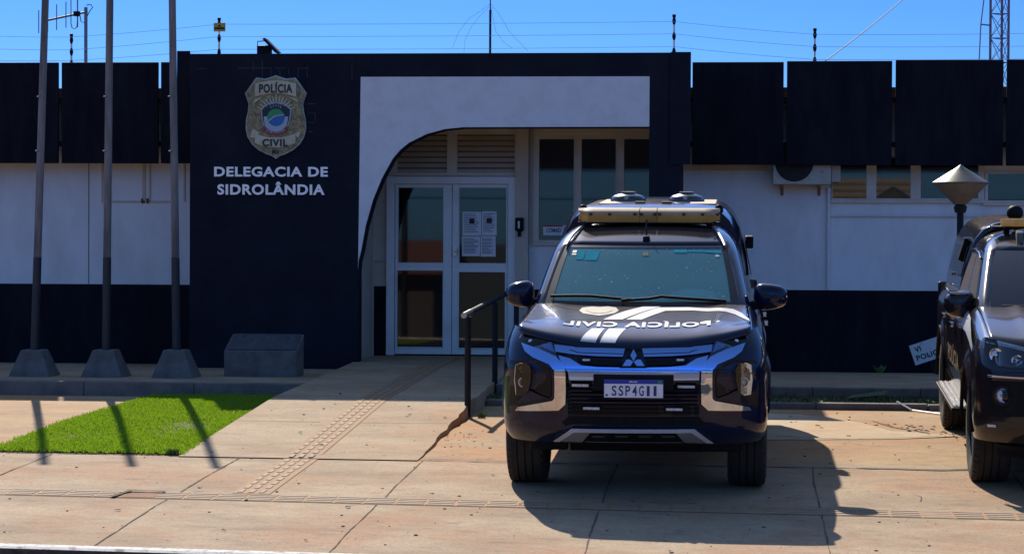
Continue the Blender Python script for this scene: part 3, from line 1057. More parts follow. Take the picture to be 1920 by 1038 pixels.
# bare tile joints where old tiles came off round the badge
mb = MB()
def pl(x0_, y0_, x1_, y1_, wd=.5):
    mb = MB()
    a, b = pp(x0_, y0_), pp(x1_, y1_)
    t = wd * .0045
    mb.box(min(a[0], b[0]) - t / 2, max(a[0], b[0]) + t / 2, YP - .0025, YP + .001, min(a[1], b[1]) - t / 2, max(a[1], b[1]) + t / 2)
    mb.build('tile_joint_mark', m_scr, B)
for l in ((446, 128, 508, 128), (475, 117, 475, 133), (492, 112, 492, 143), (508.5, 128, 508.5, 142), (515, 128, 535, 128), (525, 128, 525, 145), (560, 128, 580, 128),
          (541, 129, 541, 140), (559, 127, 559, 145), (576, 124, 576, 146), (577, 195, 591, 195, .8), (577, 212.5, 591.5, 212.5), (591, 212.5, 591, 228), (577, 229.5, 590, 229.5),
          (577, 246.5, 586, 246.5, .8), (370, 129, 386, 129, .4), (660, 120, 660, 150, .3)):
    pl(*l)

# ------------------------------------------------------------------ badge
Yb = YP - .03
def bp_(u, v):                    # badge drawing (zoom units) -> wall
    return pp(380 + u / 3.46, 100 + v / 3.46)
BC = bp_(478, 410)
badge = thing('police_badge', (BC[0], YP, BC[1]), 'large gold shield badge reading POLÍCIA CIVIL on the dark wall', 'badge')
half = [(478, 143), (505, 153), (545, 165), (605, 158), (622, 180), (650, 220), (680, 262), (668, 290), (655, 330), (660, 380), (672, 430), (675, 490), (662, 545), (635, 590), (590, 630), (540, 655), (505, 668), (478, 686)]
full = half + [(478 * 2 - u, v) for u, v in reversed(half[1:-1])]
def scaled(k, c=(478, 415)): return [(c[0] + (u - c[0]) * k, c[1] + (v - c[1]) * k) for u, v in full]
def plate_(loop, y0, y1): return ngon_wall([bp_(*p) for p in loop], y0, y1)
plate_(full, Yb, YP - .001).build('badge_rim', m_silve, badge, bevel=.004)
plate_(scaled(.955), Yb - .008, Yb - .0005).build('badge_face', m_gold, badge, bevel=.003)
def banner(vtop, vbot, arch_, inner, name):
    top, bot = [], []
    for i in range(13):
        u = inner[0] + (inner[1] - inner[0]) * i / 12
        s = ((i - 6) / 6) ** 2
        top.append((u, vtop + arch_ * s))
        bot.append((u, vbot + arch_ * s))
    plate_(top + bot[::-1], Yb - .024, Yb - .009).build(name, m_gold2, badge, bevel=.002)
banner(178, 262, 22, (345, 612), 'top_banner')
banner(548, 612, -28, (345, 608), 'bottom_banner')
for pts in ([(330, 330), (345, 300), (395, 282), (350, 318)], [(626, 322), (612, 296), (565, 282), (606, 312)], [(330, 488), (375, 518), (345, 548), (312, 548)], [(640, 510), (628, 548), (610, 540), (606, 515)]):
    plate_(pts, Yb - .016, Yb - .0085).build('banner_fold', m_gold2, badge)
def btext(s, u, v, wu, hv, mat, name, depth=.004, yy=None, bold=.03, rot=0):
    c = bp_(u, v)
    k = abs(bp_(100, 0)[0] - bp_(0, 0)[0]) / 100
    yy = Yb - .024 if yy is None else yy
    wall_text(s, c[0], c[1], yy, wu * k, hv * k, depth, bold, rot).build(name, mat, badge)
btext('POLÍCIA', 480, 224, 215, 70, m_dblue, 'badge_word', bold=.035)
btext('CIVIL', 476, 581, 165, 48, m_dblue, 'badge_word', bold=.035)
btext('MS', 477, 640, 44, 28, m_dblue, 'badge_word', yy=Yb - .008)
# rays
mb = MB()
for i in range(13):
    a = R(180 - (22 + i * 136 / 12))
    cu, cv = 482, 400
    L = 128 if i % 2 == 0 else 116
    for s in (-1,):
        d = (math.cos(a), -math.sin(a))
        nrm = (-d[1], d[0])
        pts = [(cu + d[0] * 70 + nrm[0] * 5, cv + d[1] * 70 + nrm[1] * 5), (cu + d[0] * L + nrm[0] * 3, cv + d[1] * L + nrm[1] * 3), (cu + d[0] * (L + 8), cv + d[1] * (L + 8)), (cu + d[0] * L - nrm[0] * 3, cv + d[1] * L - nrm[1] * 3), (cu + d[0] * 70 - nrm[0] * 5, cv + d[1] * 70 - nrm[1] * 5)]
        q = plate_(pts, Yb - .013, Yb - .0085)
        mb.add(q.v, q.f)
mb.build('badge_rays', m_gold2, badge)
sh = [(385, 365), (402, 345), (425, 330), (480, 318), (540, 330), (560, 345), (580, 362), (575, 420), (562, 470), (535, 505), (480, 530), (430, 508), (402, 475), (388, 420)]
def shs(k): return [(481 + (u - 481) * k, 425 + (v - 425) * k) for u, v in sh]
plate_(sh, Yb - .022, Yb - .0135).build('inner_shield_edge', m_lblue, badge)
plate_(shs(.93), Yb - .025, Yb - .0222).build('inner_shield_face', m_dblue, badge)
plate_([(402, 412), (562, 412), (552, 470), (525, 500), (480, 518), (435, 500), (410, 470)], Yb - .027, Yb - .0252).build('inner_shield_field', m_lblue, badge)
def circ(cu, cv, r, a0=0, a1=360, n=36): return [(cu + r * math.cos(R(a0 + (a1 - a0) * i / n)), cv - r * math.sin(R(a0 + (a1 - a0) * i / n))) for i in range(n + (0 if a1 - a0 == 360 else 1))]
plate_(circ(482, 418, 56), Yb - .030, Yb - .0272).build('emblem_disc', m_blue, badge)
plate_([(427, 412), (430, 440), (470, 410), (536, 396)] + circ(482, 418, 56, 24, 174, 20), Yb - .032, Yb - .0302).build('emblem_disc', m_green, badge)
plate_([(428, 440), (433, 447), (475, 415), (537, 402), (536, 396), (470, 408)], Yb - .034, Yb - .0322).build('emblem_band', m_lblue, badge)
rb = [(402, 470), (420, 492), (450, 508), (481, 513), (515, 507), (540, 492), (555, 472), (558, 490), (545, 508), (516, 525), (481, 531), (446, 526), (414, 508), (400, 488)]
plate_(rb, Yb - .036, Yb - .0342).build('emblem_ribbon', m_red, badge)
for i, ch in enumerate('SERVIR E PROTEGER'):
    if ch != ' ':
        t = (i - 8) / 8
        btext(ch, 481 + t * 62, 519 - 20 * t * t, 6.5, 9, m_lblue, 'emblem_letter', .001, Yb - .0365, .01, t * .5)
for word, r0, hh in (('POLICIA', 100, 17), ('CIVIL', 78, 15)):
    for i, ch in enumerate(word):
        t = (i - (len(word) - 1) / 2) / 3
        a = t * (.62 if word == 'POLICIA' else .66)
        btext(ch, 482 + r0 * math.sin(a), 420 - r0 * math.cos(a), 11 if ch != 'I' else 3.5, hh, m_lblue, 'emblem_letter', .002, Yb - .0255, .02, -a)

# wall lettering
for txt, cx, cy, w_, h_, lab in (('DELEGACIA DE', 508.5, 322, 215, 18.5, 'pale raised letters reading DELEGACIA DE under the badge'),
                                 ('SIDROLÂNDIA', 508.5, 353, 203, 24.5, 'pale raised letters reading SIDROLÂNDIA, the lower line on the wall')):
    c = pp(cx, cy)
    k = 1 / (4400 / 25.75)
    o = wall_text(txt, c[0], c[1], YP - .001, w_ * k, h_ * k, .02, .032).build('wall_lettering', m_letter)
    tag(o, lab, 'lettering')

# ------------------------------------------------------------------ flagpoles on cement bases
def flagpole(pb, pt, label):
    Y = 23.35
    xb, xt = X_(pb, 655, Y), X_(pt, 0, Y)
    z0 = pz(xb, Y) - .01
    zb = Z_(pb, 655, Y)
    t = thing('flagpole', (xb, Y, z0), label, 'flagpole', 'flagpoles on cement bases')
    mb = MB()
    rings = []
    for hw, z in ((.215, z0), (.11, zb)):
        rings.append([(xb - hw, Y - hw, z), (xb + hw, Y - hw, z), (xb + hw, Y + hw, z), (xb - hw, Y + hw, z)])
    mb.loft(rings)
    mb.build('base', m_cement, t, bevel=.008)
    zt = 4.95
    lean = (xt - xb) / (Z_(pt, 0, Y) - zb)
    zs_ = Z_(pb, 482, Y)
    def P(z): return (xb + lean * (z - zb), Y, z)
    MB().tube([P(zb - .02), P(zs_)], [.043, .042], 14).build('painted_foot', m_poleb, t, smooth=50)
    mb = MB().tube([P(zs_ + .0005)] + [P(zs_ + (zt - zs_) * k / 10) for k in range(1, 11)], [.040 - .0005 * k for k in range(11)], 14)
    mb.build('pole', m_pole, t, smooth=50)
    MB().lathe([(.0, .05), (.03, .04), (.045, 0), (.03, -.03)][::-1], P(zt), n=12).build('cap', m_poleb, t, smooth=50)
    for z in (2.55, 3.1):
        MB().tube([(P(z)[0] - .05, Y - .01, z), (P(z)[0] - .01, Y - .045, z)], .008, 6).build('cleat', m_steel, t)
flagpole(65, 85, 'leftmost of the three flagpoles, leaning slightly right')
flagpole(199, 206, 'middle one of the three flagpoles before the left wing')
flagpole(331, 323, 'flagpole nearest the navy entrance block, with a bit of blue tape')
# ------------------------------------------------------------------ plinth with plaque
Yq = 23.55
a0, a1 = X_(420, 700, Yq), X_(555.5, 700, Yq)
z0, z1 = .255, Z_(480, 658, Yq)
Yr = Yq + .42
z2 = Z_(500, 626, Yr)
t = thing('plinth', ((a0 + a1) / 2, Yq + .2, z0), 'low grey cement plinth with slanted dark plaque beside the entrance block', 'monument')
mb = MB()
mb.prism([(a0, Yq, z0), (a0, Yq, z1), (a0, Yr, z2), (a0, Yr, z0)], (a1 - a0, 0, 0))
mb.build('body', m_cement, t, bevel=.006)
dz_ = Vector((0, Yr - Yq, z2 - z1)).normalized()
nn = Vector((0, -dz_.z, dz_.y)) * .012
p0, p1 = Vector((a0 + .02, Yq, z1)) + dz_ * .02, Vector((a0 + .02, Yr, z2)) - dz_ * .02
mb = MB()
mb.prism([p0 + nn * .2, p0 + nn, p1 + nn, p1 + nn * .2], (a1 - a0 - .04, 0, 0))
mb.build('plaque', m_plaque, t)
mb = MB()
rnd = random.Random(2)
for k in range(7):
    q = p0 + (p1 - p0) * (.12 + k * .125) + nn * 1.02
    x = .06
    while x < a1 - a0 - .12:
        L = rnd.uniform(.02, .07)
        mb.prism([q + Vector((x, 0, 0)), q + Vector((x, 0, 0)) + dz_ * .012, q + Vector((x, 0, 0)) + dz_ * .012 + nn * .12, q + Vector((x, 0, 0)) + nn * .12], (L, 0, 0))
        x += L + .015
mb.build('plaque_lines', m_cement, t)
# ------------------------------------------------------------------ handrail
xh = RR - .02
t = thing('handrail', (xh, 20.35, .12), 'dark tube handrail with a bare steel end along the right edge of the ramp', 'handrail')
za, zb_ = Z_(877, 590, 20.35), Z_(922, 556, 22.7)
sl_ = (zb_ - za) / (22.7 - 20.35)
def hz_(y): return za + sl_ * (y - 20.35) * .6
MB().tube([(xh, 20.25, hz_(20.25)), (xh, 20.8, hz_(20.8))], .026, 12).build('rail_end', m_bare, t, smooth=50)
MB().tube([(xh, 20.801, hz_(20.8)), (xh, 25.1, hz_(25.1))], .025, 12).build('top_rail', m_rail, t, smooth=50)
for y in (20.4, 22.75, 25.0):
    MB().tube([(xh + .02, y, .08), (xh + .02, y, hz_(y) - .02)], .028, 12).build('post', m_rail, t, smooth=50)
# ------------------------------------------------------------------ street lamp
Yl = 22.3
xlp = X_(1801, 345, Yl)
t = thing('street_lamp', (xlp, Yl, .18), 'short lamp post with a dusty metal cone shade behind the right pickup', 'street lamp')
ztop, zrim, zlow = Z_(1801, 311, Yl), Z_(1801, 343, Yl), Z_(1801, 383, Yl)
MB().tube([(xlp, Yl, .15), (xlp, Yl, zlow - .05)], .032, 12).build('post', m_rail, t, smooth=50)
MB().lathe([(.05, -.08), (.062, -.03), (.062, -.02), (.045, 0)], (xlp, Yl, zlow), n=16).build('collar', m_rail, t, smooth=40)
MB().lathe([(.06, 0), (.25, zrim - zlow - .01), (.25, zrim - zlow - .004), (.06, zrim - zlow - .004)], (xlp, Yl, zlow), n=32).build('diffuser', m_lampd, t, smooth=40)
MB().lathe([(.262, -.003), (.262, .006), (.12, (ztop - zrim) * .6), (.035, (ztop - zrim) * .92), (.02, ztop - zrim), (.0, ztop - zrim + .012)], (xlp, Yl, zrim), n=32).build('lamp_shade', m_lampm, t, smooth=30)
# ------------------------------------------------------------------ air conditioner
Ya_ = YW - .32
r = rect(1449, 303, 1565, 346, Ya_)
t = thing('air_conditioner', ((r[0] + r[1]) / 2, YW - .16, r[2]), 'cream air conditioner outdoor unit on rusty brackets under the eave slabs', 'air conditioner')
za_ = r[2] + .50
MB().box(r[0], r[1] - .04, Ya_, YW - .06, r[2], za_).build('casing', m_ac, t, bevel=.012)
xf = X_(1489, 300, Ya_)
zf_ = Z_(1489, 342.5, Ya_) + .225
MB().lathe([(.235, 0), (.235, -.012), (.218, -.014), (.214, -.002)], (xf, Ya_, zf_), 'Y', 36).build('fan_ring', m_ac, t, smooth=40)
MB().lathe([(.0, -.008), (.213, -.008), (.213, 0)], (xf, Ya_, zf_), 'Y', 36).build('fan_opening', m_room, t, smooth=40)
mb = MB()
for k in range(6):
    rr = .03 + k * .034
    for j in range(36):
        a, b = 2 * math.pi * j / 36, 2 * math.pi * (j + 1) / 36
        mb.tube([(xf + rr * math.cos(a), Ya_ - .016, zf_ + rr * math.sin(a)), (xf + rr * math.cos(b), Ya_ - .016, zf_ + rr * math.sin(b))], .0018, 4, False)
for j in range(8):
    a = 2 * math.pi * j / 8
    mb.tube([(xf, Ya_ - .018, zf_), (xf + .21 * math.cos(a), Ya_ - .018, zf_ + .21 * math.sin(a))], .002, 4)
mb.build('fan_grille', m_blackp, t)
for px in (1467, 1537):
    x = X_(px, 350, YW - .2)
    mb = MB()
    mb.box(x - .015, x + .015, Ya_ + .02, YW, r[2] - .03, r[2] - .002)
    mb.box(x - .015, x + .015, YW - .02, YW, r[2] - .12, r[2] - .03)
    mb.build('bracket', m_soilshade, t)
c = at(1541, 322, Ya_)
wall_text('AC', c[0], c[1], Ya_ - .0005, .05, .025, .001).build('badge_mark', m_ink, t)
MB().box(r[1] - .035, r[1] + .07, Ya_ + .1, Ya_ + .2, r[2] + .03, r[2] + .22).build('side_cover', m_ac, t, bevel=.008)
# ------------------------------------------------------------------ intercom, papers, window sign
r = rect(966, 408, 982, 443, YB - .13)
t = thing('intercom', ((r[0] + r[1]) / 2, YB - .12, r[2]), 'small black intercom box on the cream pilaster right of the door', 'intercom')
MB().box(r[0], r[1], YB - .17, YB - .121, r[2] + .06, r[3]).build('housing', m_blackp, t, bevel=.012)
MB().box(r[0] + .035, r[0] + .055, YB - .176, YB - .1705, r[3] - .12, r[3] - .04).build('call_panel', m_led, t)
MB().box(r[0] + .03, r[1] - .03, YB - .15, YB - .1205, r[2], r[2] + .0595).build('cable_box', m_blackp, t)
for q, lab in (((867, 397, 902, 442), 'upper left paper notice on the right door leaf'), ((903, 396, 931, 441), 'upper right paper notice on the right door leaf'),
               ((866, 443.5, 900, 480), 'lower left paper notice on the right door leaf'), ((901, 442.5, 929, 481), 'lower right paper notice on the right door leaf'),
               ((797, 400, 829, 446), 'single paper notice inside the left door leaf')):
    r = rect(*q, D)
    dd_ = .013 if q[0] == 797 else 0      # this one hangs on the inner side of the glass
    mb = MB().box(r[0], r[1], D + .017 + dd_, D + .019 + dd_, r[2], r[3])
    t = thing('paper_notice', ((r[0] + r[1]) / 2, D + .017 + dd_, r[2]), lab, 'paper notice', 'papers taped in the door glass')
    mb.build('sheet', m_paper, t)
    mb = MB()
    rnd = random.Random(q[0])
    for k in range(11):
        z = r[3] - .03 - k * (r[3] - r[2] - .05) / 11
        mb.box(r[0] + .015, r[1] - .015 - rnd.uniform(0, .06), D + .0162 + dd_, D + .0169 + dd_, z, z + .006)
    if q[1] < 420: mb.box((r[0] + r[1]) / 2 - .03, (r[0] + r[1]) / 2 + .03, D + .0155 + dd_, D + .0161 + dd_, (r[2] + r[3]) / 2, (r[2] + r[3]) / 2 + .06)
    mb.build('print_lines', m_ink, t)
r = rect(1018.5, 422, 1065, 441, YB)
t = thing('window_sign', ((r[0] + r[1]) / 2, YB, r[2]), 'small white sign reading COMAD in the first entrance window', 'sign')
MB().box(r[0], r[1], YB - .004, YB - .001, r[2], r[3]).build('sign_face', m_paper, t)
c = at(1038, 431.5, YB)
wall_text('COMAD', c[0], c[1], YB - .0042, .165, .05, .001, .03).build('sign_word', m_ink, t)
r2 = rect(1018.5, 422, 1065, 425, YB)
MB().box(r2[0], r2[1] - .06, YB - .0055, YB - .0041, r2[2], r2[3]).build('sign_stripe', m_red, t)
# ------------------------------------------------------------------ leaning sign by the right wing
Ys = 26.6
cx, cz = at(1745, 655, Ys)
t = thing('fallen_sign', (cx, Ys, .2), 'tilted dirty white sign board reading POLICIA behind the right pickup', 'sign')
rot = R(19)
def rotp(u, v, y): return (cx + u * math.cos(rot) - v * math.sin(rot), y, cz + u * math.sin(rot) + v * math.cos(rot))
W2, H2 = .215, .115
mb = MB()
mb.prism([rotp(-W2, -H2, Ys), rotp(W2, -H2, Ys), rotp(W2, H2, Ys), rotp(-W2, H2, Ys)], (0, .008, 0))
mb.build('board', M('sign_board', (0.62, 0.60, 0.56), (0.35, 0.27, 0.2), 13, .6, lo=.55, hi=.75), t)
for s_, u, v, ww, hh in (('VI', -.135, .05, .07, .06), ('POLICIA', -.01, -.045, .34, .062)):
    c = rotp(u, v, Ys)
    wall_text(s_, c[0], c[2], Ys - .0005, ww, hh, .001, .035, rot).build('sign_word', m_ink, t)
mb = MB()
mb.tube([(cx - .02, Ys + .012, cz - .05), (cx + .05, Ys + .03, .15)], .015, 6)
mb.build('stake', m_rail, t)
# weeds at the foot of the wall, debris on the verge
def weed(x, y, z, h, n, label):
    mb = MB()
    rnd = random.Random(int(x * 100))
    for i in range(n):
        a = rnd.uniform(0, 6.28)
        L = h * rnd.uniform(.5, 1)
        d = Vector((math.cos(a) * .7, math.sin(a) * .7, 1)).normalized()
        p = Vector((x + rnd.uniform(-.03, .03), y, z))
        s_ = d.cross(Vector((0, 0, 1))).normalized() * .012
        mb.add([p, p + d * L * .5 + s_, p + d * L, p + d * L * .5 - s_], [(0, 1, 2, 3)])
    tag(mb.build('weed', m_leafdk), label, 'plant')
c = at(1650, 692, 26.8)
weed(c[0], 26.8, .17, .13, 22, 'small dark weed at the foot of the wall between the pickups')
c = at(870, 785, 20.25)
weed(-2.18, 20.35, gz(-2, 20), .07, 40, 'tuft of dry weed at the foot of the handrail post')
weed(-4.2, 17.32, gz(-4, 17.3), .07, 50, 'grass tuft at the front corner of the lawn beside the ramp')
c = at(1700, 738, 22.0)
mb = MB()
mb.tube([(c[0] - .1, 21.8, .2), (c[0] + .02, 21.6, gz(0, 21.6) + .015)], .012, 6)
mb.tube([(c[0] + .02, 21.6, gz(0, 21.6) + .015), (c[0] + .4, 20.95, gz(0, 20.9) + .012)], .009, 6)
tag(mb.build('fallen_stick', m_bare), 'pale stick lying across the lower kerb beside the right pickup', 'stick')
mb = MB()
mb.loft([[(c[0] - .55, 22.2, .2), (c[0] - .5, 22.35, .22), (c[0] - .5, 22.3, .19)], [(c[0] - .2, 22.15, .24), (c[0] - .15, 22.4, .27), (c[0] - .15, 22.3, .23)]])
tag(mb.build('palm_husk', m_dgrass), 'dry husk lying on the dark verge by the wall', 'husk')

# ------------------------------------------------------------------ things above the roof
ZR = 3.35
def fence_post(px, pytop, pybot, Y, label, zb=None):
    x, zt_ = at(px, pytop, Y)
    z0 = at(px, pybot + 12, Y)[1]
    t = thing('electric_fence_post', (x, Y, z0), label, 'fence post', 'electric fence posts on the roof')
    MB().tube([(x, Y, min(z0, ZR)), (x, Y, zt_ - .02)], .012, 8).build('rod', m_insul, t, smooth=50)
    n_ = 3
    for k in range(n_):
        z = zt_ - .06 - k * (zt_ - z0) * .36
        MB().lathe([(.012, -.045), (.018, -.025), (.023, 0), (.018, .025), (.012, .045)], (x, Y, z), n=10).build('insulator', m_blackp, t, smooth=50)
    MB().lathe([(.02, -.02), (.022, .015), (.0, .02)], (x, Y, zt_), n=10).build('cap', m_blackp, t, smooth=50)
    return x
YF = 27.6
fence_post(134, 66, 116, YF, 'short fence post behind the left wing, between two flagpoles')
fence_post(411, 36, 98, YF, 'fence post carrying the yellow warning sign above the badge')
fence_post(1264, 30, 98, YF, 'tall fence post at the right corner of the entrance block')
fence_post(1528, 56, 112, YF, 'fence post above the second black slab of the right wing')
r = rect(402, 44, 424, 60, YF)
t = thing('warning_sign', ((r[0] + r[1]) / 2, YF - .03, r[2]), 'small yellow warning plate on the electric fence', 'warning sign')
MB().box(r[0], r[1], YF - .042, YF - .036, r[2], r[3]).build('plate', m_yellow, t)
mb = MB()
mb.box(r[0] + .01, r[1] - .01, YF - .044, YF - .0422, r[2] + .025, r[2] + .05)
mb.prism([((r[0] + r[1]) / 2 - .02, YF - .044, r[3] - .045), ((r[0] + r[1]) / 2 + .02, YF - .044, r[3] - .045), ((r[0] + r[1]) / 2, YF - .044, r[3] - .012)], (0, .0018, 0))
mb.build('warning_mark', m_ink, t)
def sag(a, b, s, n=14):
    return [(a[0] + (b[0] - a[0]) * k / n, a[1] + (b[1] - a[1]) * k / n, a[2] + (b[2] - a[2]) * k / n - s * 4 * (k / n) * (1 - k / n)) for k in range(n + 1)]
for ys, lab in (((66, 70, 46, 41, 65, 62), 'uppermost of the three fence wires above the roof'), ((90, 94, 69, 64, 88, 86), 'middle one of the three fence wires above the roof'), ((112, 114, 93, 88, 112, 110), 'lowest of the three fence wires just above the roof')):
    mb = MB()
    P_ = [(-60, ys[0]), (134, ys[1]), (411, ys[2]), (1264, ys[3]), (1528, ys[4]), (1990, ys[5])]
    Q_ = [(at(a, b, YF)[0], YF - .02, at(a, b, YF)[1]) for a, b in P_]
    for i in range(5):
        mb.tube(sag(Q_[i], Q_[i + 1], .01), .0028, 4)
    tag(mb.build('fence_wire', m_wire), lab, 'fence wire', 'electric fence wires')
# television aerial
Yt = 28.5
x, zt_ = at(161, 14, Yt)
t = thing('television_aerial', (x, Yt, ZR), 'yagi television aerial on a thin mast behind the left wing', 'aerial')
MB().tube([(x, Yt, ZR), (x, Yt, zt_)], .022, 8).build('mast', m_steel, t, smooth=50)
b0, b1 = at(161, 23, Yt), at(84, 40, Yt)
MB().tube([(b0[0] + .03, Yt - .03, b0[1]), (b1[0], Yt - .03, b1[1])], .014, 8).build('boom', m_steel, t)
for px, ya, yb in ((74, 20, 63), (91, 15, 60), (107.5, 9, 57), (125, 4, 53), (147, -8, 52)):
    xa_, zta = at(px, ya, Yt); _, zbb = at(px, yb, Yt)
    MB().tube([(xa_, Yt - .03, zbb), (xa_, Yt - .03, zta)], .007, 6).build('element', m_steel, t)
fp = [at(px, py, Yt) for px, py in ((135, -6), (135, 45), (137, 53), (142, 55), (146, 52), (147, 40), (147, -6))]
MB().tube([(a, Yt - .045, b) for a, b in fp], .007, 6).build('folded_dipole', m_steel, t)
c = at(147, 27, Yt)
MB().box(c[0] - .04, c[0] + .03, Yt - .08, Yt - .02, c[1] - .03, c[1] + .03).build('junction_box', m_blackp, t)
fp = [at(px, py, Yt) for px, py in ((150, 30), (152, 41), (158, 43), (162, 34), (168, 22), (174, 14), (170, 9), (162, 10))]
MB().tube([(a, Yt + .0, b) for a, b in fp], .006, 5).build('lead', m_blackp, t)
# whip aerial in the middle
Ym = 28.0
x, zt_ = at(919.5, -20, Ym)
t = thing('whip_aerial', (x, Ym, ZR), 'thin whip aerial standing above the middle of the entrance block', 'aerial')
MB().tube([(x, Ym, ZR), (x, Ym, zt_ - .25)], .014, 8).build('mast', m_blackp, t)
MB().tube([(x, Ym, zt_ - .25), (x, Ym, zt_ + .7)], .007, 8).build('whip', m_blackp, t)
for ps in (((919, 8), (905, 18), (880, 35), (860, 60), (848, 92)), ((919, 12), (900, 30), (884, 50), (872, 75), (870, 98)), ((920, 8), (938, 30), (955, 60), (990, 96)), ((920, 12), (930, 60), (945, 80), (960, 90))):
    MB().tube([(at(a, b, Ym)[0], Ym, at(a, b, Ym)[1]) for a, b in ps], .0028, 4).build('stay', m_wire, t)
# floodlight on the block
Yf = YP + .3
c = at(500, 88, Yf)
t = thing('floodlight', (c[0], Yf, ZT), 'small black floodlight tilted on the top edge above the badge', 'floodlight')
r = rect(483, 86, 508, 101, Yf)
MB().box(r[0], r[1], Yf - .05, Yf + .08, r[2] - .02, r[3]).build('housing', m_blackp, t, bevel=.01)
q0, q1 = at(494, 74, Yf), at(523, 100, Yf)
mb = MB()
mb.prism([(q0[0], Yf - .08, q0[1]), (q0[0] + .03, Yf - .08, q0[1] + .01), (q1[0] + .01, Yf - .08, q1[1] + .01), (q1[0] - .03, Yf - .08, q1[1])], (0, .18, 0))
mb.build('tilted_panel', m_blackp, t)
MB().tube([(at(a, b, Yf)[0], Yf, at(a, b, Yf)[1]) for a, b in ((483, 87), (483, 78), (497, 77))], .006, 5).build('yoke', m_blackp, t)
# lattice tower and cables
Yw = 46.0
xa_, xb_ = X_(1857, 60, Yw), X_(1891, 60, Yw)
t = thing('lattice_tower', ((xa_ + xb_) / 2, Yw, 0), 'slender steel lattice mast far behind the right wing', 'lattice tower')
mb = MB()
zt_ = 9.0
xm_ = (xa_ + xb_) / 2
legs = [(xa_, Yw), (xb_, Yw), (xm_ + .08, Yw + .32)]
for a in legs: MB().tube([(a[0], a[1], 0), (a[0], a[1], zt_)], .024, 8).build('leg', m_tower, t)
mb = MB()
z = 3.2
pitch = .47
while z < zt_ - pitch:
    for i in range(3):
        a, b = legs[i], legs[(i + 1) % 3]
        mb.tube([(a[0], a[1], z), (b[0], b[1], z)], .009, 5)
        mb.tube([(a[0], a[1], z), (b[0], b[1], z + pitch)], .007, 5)
        mb.tube([(b[0], b[1], z), (a[0], a[1], z + pitch)], .007, 5)
    z += pitch
mb.build('lattice', m_tower, t)
mb = MB()
mb.tube([(at(1846, -10, Yw)[0], Yw, at(1846, -10, Yw)[1]), (at(1839, 46, Yw)[0], Yw, at(1839, 46, Yw)[1]), (at(1836, 112, Yw)[0], Yw, at(1836, 112, Yw)[1])], .012, 5)
mb.tube([(at(1838, 46, Yw)[0], Yw, at(1838, 46, Yw)[1]), (xa_, Yw, at(1850, 48, Yw)[1])], .014, 6)
mb.build('feeder_cable', m_tower, t)
p, q = at(1548, 114, 28), at(1692, -4, 32)
mb = MB()
mb.tube(sag((p[0], 28, p[1]), (q[0] + .3, 32, q[1] + .24), .03), .009, 5)
tag(mb.build('overhead_cable', M('cable_white', (0.6, 0.65, 0.55), rough=.5)), 'pale cable rising steeply from the right wing roof into the sky', 'cable')

# ------------------------------------------------------------------ across the street (seen mirrored in glass and chrome)
zo = -1.98
H = thing('house', (-12, -24, zo), 'low house with a red tiled roof across the street, mirrored in the door glass', 'house')
MB().box(-16, -9.9, -31, -24, zo, zo + 2.5).build('wall', M('brown_house_wall', (0.05, 0.04, 0.03), (0.08, 0.06, 0.05), 3, .8), H)
mb = MB()
mb.prism([(-14.8, -23.2, zo + 2.4), (-14.8, -27.5, zo + 3.5), (-14.8, -31.8, zo + 2.4)], (5.3, 0, 0))
mb.build('roof', m_tile, H)
MB().box(-12.6, -11.5, -24.03, -23.99, zo, zo + 2.2).build('door', m_blackp, H)
for x in (-15.5, ):
    MB().box(x, x + 1.8, -24.03, -23.99, zo + .9, zo + 2.1).build('window', m_blackg, H)
H2_ = thing('house', (4.2, -24, zo), 'tall cream house with board siding across the street, mirrored in the right windows', 'house')
MB().box(2.4, 6.1, -30, -24, zo, zo + 5.6).build('wall', M('dull_cream_siding', (0.34, 0.29, 0.20), (0.27, 0.22, 0.15), 4, .8), H2_)
mb = MB()
for k in range(12): mb.box(2.4, 6.1, -23.99, -23.95, zo + 3.0 + k * .22, zo + 3.03 + k * .22)
mb.build('siding', m_soilshade, H2_)
t = thing('awning', (0, -3.2, -1.0), 'deep dark awning behind the photographer, mirrored along the top of the windows', 'awning')
MB().box(-22, 22, -3.3, -3.2, 3.3, 4.7).build('fascia', m_black, t)
MB().box(-22, 22, -8, -3.3, 4.3, 4.4).build('roof', m_black, t)
for x in (-20, -8, 8, 20): MB().tube([(x, -3.6, -1.6), (x, -3.6, 4.3)], .08, 10).build('post', m_rail, t)
def utility(x, lab):
    t = thing('utility_pole', (x, -12.8, zo), lab, 'utility pole', 'utility poles across the street')
    MB().tube([(x, -12.8, zo), (x, -12.8, zo + 8)], [.15, .1], 12).build('pole', m_cement, t, smooth=50)
    MB().box(x - .9, x + .9, -12.88, -12.72, zo + 7.2, zo + 7.32).build('crossarm', m_pole, t)
utility(-16, 'left utility pole across the street, mirrored in glass')
utility(14, 'right utility pole across the street, mirrored in glass')
for z, lab in ((7.35, 'upper street cable mirrored in the windows'), (6.2, 'middle street cable mirrored in the windows'), (5.4, 'lower street cable mirrored in the windows')):
    mb = MB().tube(sag((-40, -12.8, zo + z), (40, -12.8, zo + z), .7, 20), .02, 5)
    tag(mb.build('street_cable', m_blackp), lab, 'cable', 'street cables')

# ------------------------------------------------------------------ vehicles (car space: x across, y back from the front axle, z up)
def cpx(px, py, y):
    """car space x, z of a detail of the middle pickup that sits at depth y in the car"""
    c, s_ = math.cos(.04), math.sin(.04)
    z = .8
    for _ in range(3):
        Y = YA + y * c - z * s_
        X, Z = at(px, py, Y)
        z = (Z - y * s_) / c
    return X - XC, z

def se(t, p=2.4):
    t = min(abs(t), .999)
    return 1 - (1 - t ** p) ** (1 / p)

